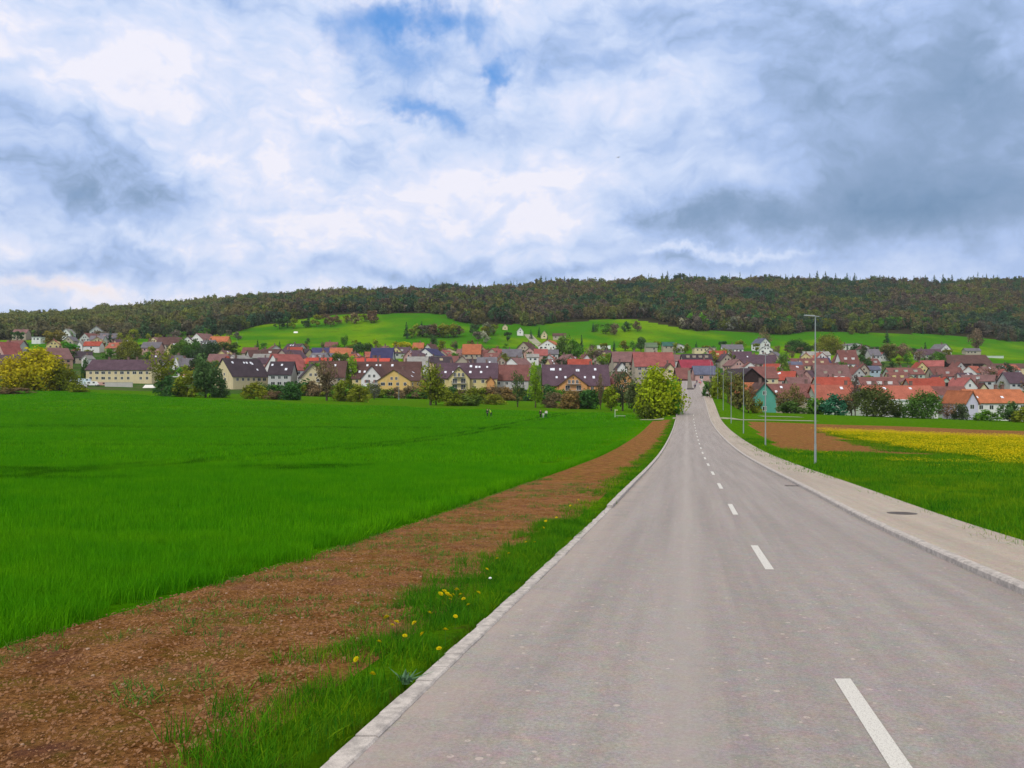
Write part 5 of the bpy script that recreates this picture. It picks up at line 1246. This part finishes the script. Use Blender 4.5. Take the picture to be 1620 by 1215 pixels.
# ------------------------------------------------------------------ street lamps
def lamps():
    first = None
    labs = ['nearest and tallest-looking street lamp on the grass right of the sidewalk', 'second street lamp, in front of the teal gabled house', 'third street lamp, in front of the dark barn', 'fourth street lamp along the sidewalk, left of the barn', 'fifth street lamp along the sidewalk', 'sixth street lamp along the sidewalk, counted from the nearest', 'seventh street lamp along the sidewalk, near the crest', 'farthest street lamp in view, at the road crest']
    for i in range(8):
        d = 50.3 + 32.0 * i; o = 8.1; x = o + RD * d; z = float(T(x, d)) + .02
        if i == 0:
            E = empty('street_lamp', (x, d, z), labs[0], 'street lamp', 'street lamps along the sidewalk', -math.atan(RD))
            MB().tube((0,0,-.5), (0,0,1.3), .075, .070, 14).build('base_sleeve', METAL, E)
            MB().tube((0,0,1.302), (0,0,9.33), .058, .032, 14).build('pole', METAL, E)
            MB().tube((.24,0,9.33), (-.10,0,9.37), .030, .028, 8).build('arm', METAL, E)
            h = MB(); h.add([(-0.04,-.13,9.34),(-0.69,-.10,9.40),(-0.69,.10,9.40),(-0.04,.13,9.34),(-0.04,-.12,9.42),(-0.66,-.09,9.455),(-0.66,.09,9.455),(-0.04,.12,9.42)], [(0,3,2,1),(4,5,6,7),(0,1,5,4),(1,2,6,5),(2,3,7,6),(3,0,4,7)])
            hd = h.build('lamp_head', METAL, E); MB().add([(-0.10,-.09,9.33),(-0.62,-.07,9.378),(-0.62,.07,9.378),(-0.10,.09,9.33)], [(0,3,2,1)]).build('lens', SKYL, hd)
            MB().box(-.03, .03, -.09, -.078, .5, .9).build('service_door', METAL, E)
            first = E
        else:
            E = first.copy(); link(E); E.location = (x, d, z); E['label'] = labs[i]
            for ch in list(first.children):
                c = ch.copy(); link(c); c.parent = E
                for g in ch.children: q = g.copy(); link(q); q.parent = c
lamps()
# ------------------------------------------------------------------ covers, sign, pillar
def small_things():
    def cover(px, py, rad, label, dz, sq=False):
        x, d, z = ground_at(px, py); z = float(zroad(d)) + dz; E = empty('manhole_cover' if not sq else 'drain_grate', (x, d, z), label, 'manhole cover' if not sq else 'drain', None, -math.atan(RD)); sl = float(zroad(d + 1) - zroad(d - 1)) / 2
        E.rotation_euler = (math.atan(sl), 0, -math.atan(RD) if sq else 0)
        if sq:
            f = MB().box(-rad, rad, -rad, -rad + .04, -.03, .006).box(-rad, rad, rad - .04, rad, -.03, .006).box(-rad, -rad + .04, -rad + .041, rad - .041, -.03, .006).box(rad - .04, rad, -rad + .041, rad - .041, -.03, .006); f.build('frame', IRON, E)
            g = MB()
            for i in range(8): q = -rad + .06 + i * (2 * rad - .12) / 7; g.box(q - .012, q + .012, -rad + .045, rad - .045, -.03, .004)
            g.build('grate', IRON, E)
        else:
            V = []; F = []; n = 40
            for r0, zz in ((rad, .001), (rad, .007), (rad - .05, .007), (rad - .05, .003)):
                for i in range(n): a = i * 2 * math.pi / n; V.append((r0 * math.cos(a), r0 * math.sin(a), zz))
            for k in range(3): F += [(k * n + i, k * n + (i + 1) % n, (k + 1) * n + (i + 1) % n, (k + 1) * n + i) for i in range(n)]
            mb = MB().add(V, F); mb.build('rim', IRON, E)
            L = MB().tube((0, 0, -.02), (0, 0, .004), rad - .055, rad - .055, 40)
            for i in range(-3, 4):
                for j in range(-3, 4):
                    if i * i + j * j < 10: L.box(i * .085 - .025, i * .085 + .025, j * .085 - .025, j * .085 + .025, .0045, .008)
            L.build('lid', IRON, E)
    cover(1427, 818, .37, 'round dark manhole cover set in the sidewalk', .101)
    cover(1253, 768.5, .26, 'small square drain grate at the foot of the right kerb', .003, True)
    x, d, z = ground_at(973, 660, 140); E = empty('signpost', (x, d, z), 'thin white signpost at the far edge of the wheat field', 'signpost')
    MB().tube((0,0,-.3), (0,0,1.7), .05, .05, 8).build('post', TRIM, E, (.8,.8,.78)); MB().box(.051, .6, -.03, .03, 1.45, 1.7).build('sign_panel', TRIM, E, (.55,.6,.25))
    x, d, z = ground_at(980, 661, 140); E = empty('bench', (x + .3, d, z), 'low bench with pale seat beside the white signpost', 'bench')
    MB().box(-1.0, 1.0, -.25, .25, .42, .48).build('seat', TRIM, E, (.6,.6,.5)); 
    for q in (-.8, .8): MB().box(q - .06, q + .06, -.22, .22, -.2, .417).build('leg', IRON, E)
    d = 264; x = .9 + RD * d; z = float(zroad(d)); E = empty('stone_pillar', (x, d, z), 'tall narrow grey pillar with a dark foot on the road at the crest', 'pillar')
    m = MB().add([(-.75,-.4,.55),(.75,-.4,.55),(.75,.4,.55),(-.75,.4,.55),(-.62,-.35,3.2),(.45,-.35,3.2),(.45,.35,3.2),(-.62,.35,3.2),(-.6,-.3,6.3),(.1,-.3,6.3),(.1,.3,6.3),(-.6,.3,6.3)], [(0,1,5,4),(1,2,6,5),(2,3,7,6),(3,0,4,7),(4,5,9,8),(5,6,10,9),(6,7,11,10),(7,4,8,11),(8,9,10,11)]); m.build('shaft', WALL, E, (.28,.25,.21))
    MB().box(-.8, 1.2, -.6, .6, -.2, .547).build('foot', IRON, E)
small_things()
# ------------------------------------------------------------------ people, each body one continuous skinned surface
def skin_mesh(name, J, E_, m, sub=1, parent=None, color=None):
    me = bpy.data.meshes.new(name); me.from_pydata([j[0] for j in J], E_, []); o = obj(name, me, None, color); o.modifiers.new('skin', 'SKIN')
    for i, j in enumerate(J):
        r = j[1]; me.skin_vertices[0].data[i].radius = r if isinstance(r, tuple) else (r, r)
    me.skin_vertices[0].data[0].use_root = True
    s = o.modifiers.new('sub', 'SUBSURF'); s.levels = s.render_levels = sub
    dg = bpy.context.evaluated_depsgraph_get(); me2 = bpy.data.meshes.new_from_object(o.evaluated_get(dg)); me2.name = name; me2.materials.clear(); me2.materials.append(m)
    me2.polygons.foreach_set('use_smooth', [True] * len(me2.polygons))
    o.modifiers.clear(); o.data = me2
    if parent: o.parent = parent
    return o
def person(x, d, z, label, h=1.72, top=(.02,.02,.02), legs=(.03,.03,.04), hair=(.04,.025,.015), rz=0, stride=.25, lean=0, arms=.1, group=None, scarf=None):
    E = empty('person', (x, d, z), label, 'person', group, rz); k = h / 1.72; E.scale = (k, k, k); L = lean
    def P(a, b, c): 
        b2 = b - (c - .9) * L if c > .9 else b
        return (a, b2, c)
    s = stride
    J = [(P(0,0,.95),(.15,.11)),(P(0,0,1.15),(.13,.10)),(P(0,0,1.38),(.17,.11)),(P(0,-.01,1.50),.058),(P(0,-.03,1.60),(.075,.09)),(P(0,-.03,1.69),(.065,.08)),
         (P(-.09,0,.90),.095),(P(-.10,-s*.5,.50),.06),(P(-.10,-s*.4+.03,.09),.042),(P(-.10,-s*.4-.12,.04),.036),
         (P(.09,0,.90),.095),(P(.10,s*.3,.50),.06),(P(.10,s*.75,.10),.042),(P(.10,s*.75-.12,.04),.036),
         (P(-.21,0,1.40),.058),(P(-.27,s*.3,1.13),.042),(P(-.26,s*.3-arms,.90),.030),(P(-.25,s*.3-arms-.03,.80),(.022,.034)),
         (P(.21,0,1.40),.058),(P(.27,-s*.3,1.13),.042),(P(.26,-s*.3-arms,.90),.030),(P(.25,-s*.3-arms-.03,.80),(.022,.034))]
    Ed = [(0,1),(1,2),(2,3),(3,4),(4,5),(0,6),(6,7),(7,8),(8,9),(0,10),(10,11),(11,12),(12,13),(2,14),(14,15),(15,16),(16,17),(2,18),(18,19),(19,20),(20,21)]
    skin_mesh('body', J, Ed, SKIN, 1, E)
    g = .022
    def q(i, e=g):
        r = J[i][1]; return (J[i][0], tuple(v + e for v in r) if isinstance(r, tuple) else r + e)
    a = [0,1,2,14,15,16,18,19,20]; skin_mesh('jacket', [q(i) for i in a], [(0,1),(1,2),(2,3),(3,4),(4,5),(2,6),(6,7),(7,8)], CLOTH, 1, E, top)
    a = [0,6,7,8,10,11,12]; skin_mesh('trousers', [q(i, .016) for i in a], [(0,1),(1,2),(2,3),(0,4),(4,5),(5,6)], CLOTH, 1, E, legs)
    hd = J[5][0]; m = clod(5, HAIR, .06); m.name = 'hair'; SC.collection.objects.link(m); m.parent = E; m.location = (hd[0], hd[1] + .02, hd[2] + .015); m.scale = (.088, .105, .15)
    return E
def people():
    def at(px, py, **k):
        x, d, z = ground_at(px, py, 120); return person(x, d, z, **k)
    at(771, 660, label='person in dark clothes in the wheat field, beside one in a bright jacket', top=(.01,.04,.03), legs=(.01,.03,.03), rz=.6, h=1.8)
    at(777, 660, label='person leaning forward in a bright yellow-green jacket in the wheat field', top=(.55,.75,.05), legs=(.01,.05,.03), rz=-1.2, lean=.5, h=1.75)
    at(855, 661.5, label='person in a long black coat, left of the three by the field edge', top=(.008,.008,.010), legs=(.008,.008,.010), h=1.78, rz=.3, stride=.12)
    at(859.5, 661.5, label='child in white, middle of the three by the field edge', top=(.68,.68,.66), legs=(.5,.5,.5), h=1.15, rz=3)
    at(864, 661, label='person in a white top and dark green trousers, right of the three', top=(.75,.76,.74), legs=(.01,.06,.03), h=1.68, rz=-.4)
    def onroad(o, d, dz=0, **k): person(o + RD * d, d, float(zroad(d)) + dz, **k)
    onroad(5.4, 214, .1, label='person in pale jacket and black trousers on the sidewalk below the crest', top=(.55,.60,.58), legs=(.008,.008,.008), h=1.8)
    onroad(6.0, 214, .1, label='person dressed in black on the sidewalk beside the pale jacket', top=(.01,.012,.012), legs=(.008,.008,.008), h=1.45)
    onroad(2.6, 268, label='person in dark blue walking on the road right of the pillar', top=(.05,.05,.12), legs=(.03,.03,.05), h=1.8)
    onroad(3.0, 282, label='person in grey walking behind the dark blue walker', top=(.3,.3,.38), legs=(.05,.05,.07), h=1.75)
    onroad(4.6, 300, label='person in a red jacket walking up beyond the crest', top=(.45,.05,.08), legs=(.25,.25,.3), h=1.75)
    onroad(5.3, 306, label='person in a pink top beyond the crest', top=(.62,.25,.30), legs=(.4,.1,.1), h=1.7)
    onroad(3.9, 318, label='person in a purple jacket, farthest group on the road', top=(.15,.06,.15), legs=(.03,.03,.05), h=1.8)
    onroad(6.0, 326, label='person in a white top, farthest on the sidewalk side', top=(.7,.75,.8), legs=(.2,.3,.5), h=1.75)
people()
# ------------------------------------------------------------------ the bird
def bird():
    d = 140; x = (978 - CX) / FPX * d; z = (CY - 249) / FPX * d
    E = empty('bird', (x, d, z), 'small dark bird gliding alone in front of the bright cloud', 'bird', None, .9)
    skin_mesh('body', [((0,0,0),.05),((.16,0,.01),.045),((.25,0,.02),.03),((-.18,0,0),.03),((-.34,0,0),(.05,.008))], [(0,1),(1,2),(0,3),(3,4)], FEATH, 1, E)
    for s in (-1, 1):
        MB().add([(.08,s*.03,.01),(.10,s*.28,.08),(.02,s*.56,.05),(-.05,s*.30,.07),(-.08,s*.03,.0)], [(0,1,2,3,4)]).build('wing', FEATH, E)
bird()

# ------------------------------------------------------------------ air
def haze():
    m = bpy.data.materials.new('haze'); m.use_nodes = True; nt = m.node_tree; nt.nodes.clear(); k = N(nt)
    v = k.new('ShaderNodeVolumePrincipled'); v.inputs['Color'].default_value = (.93, .96, 1, 1); v.inputs['Density'].default_value = HAZE; v.inputs['Anisotropy'].default_value = .0
    k.l.new(v.outputs[0], k.new('ShaderNodeOutputMaterial').inputs['Volume'])
    tag(MB().box(-4500, 5500, -400, 3800, -60, 330).build('haze', m), 'thin spring haze over the whole valley', 'haze', None, 'stuff')
HAZE = .00005
haze()
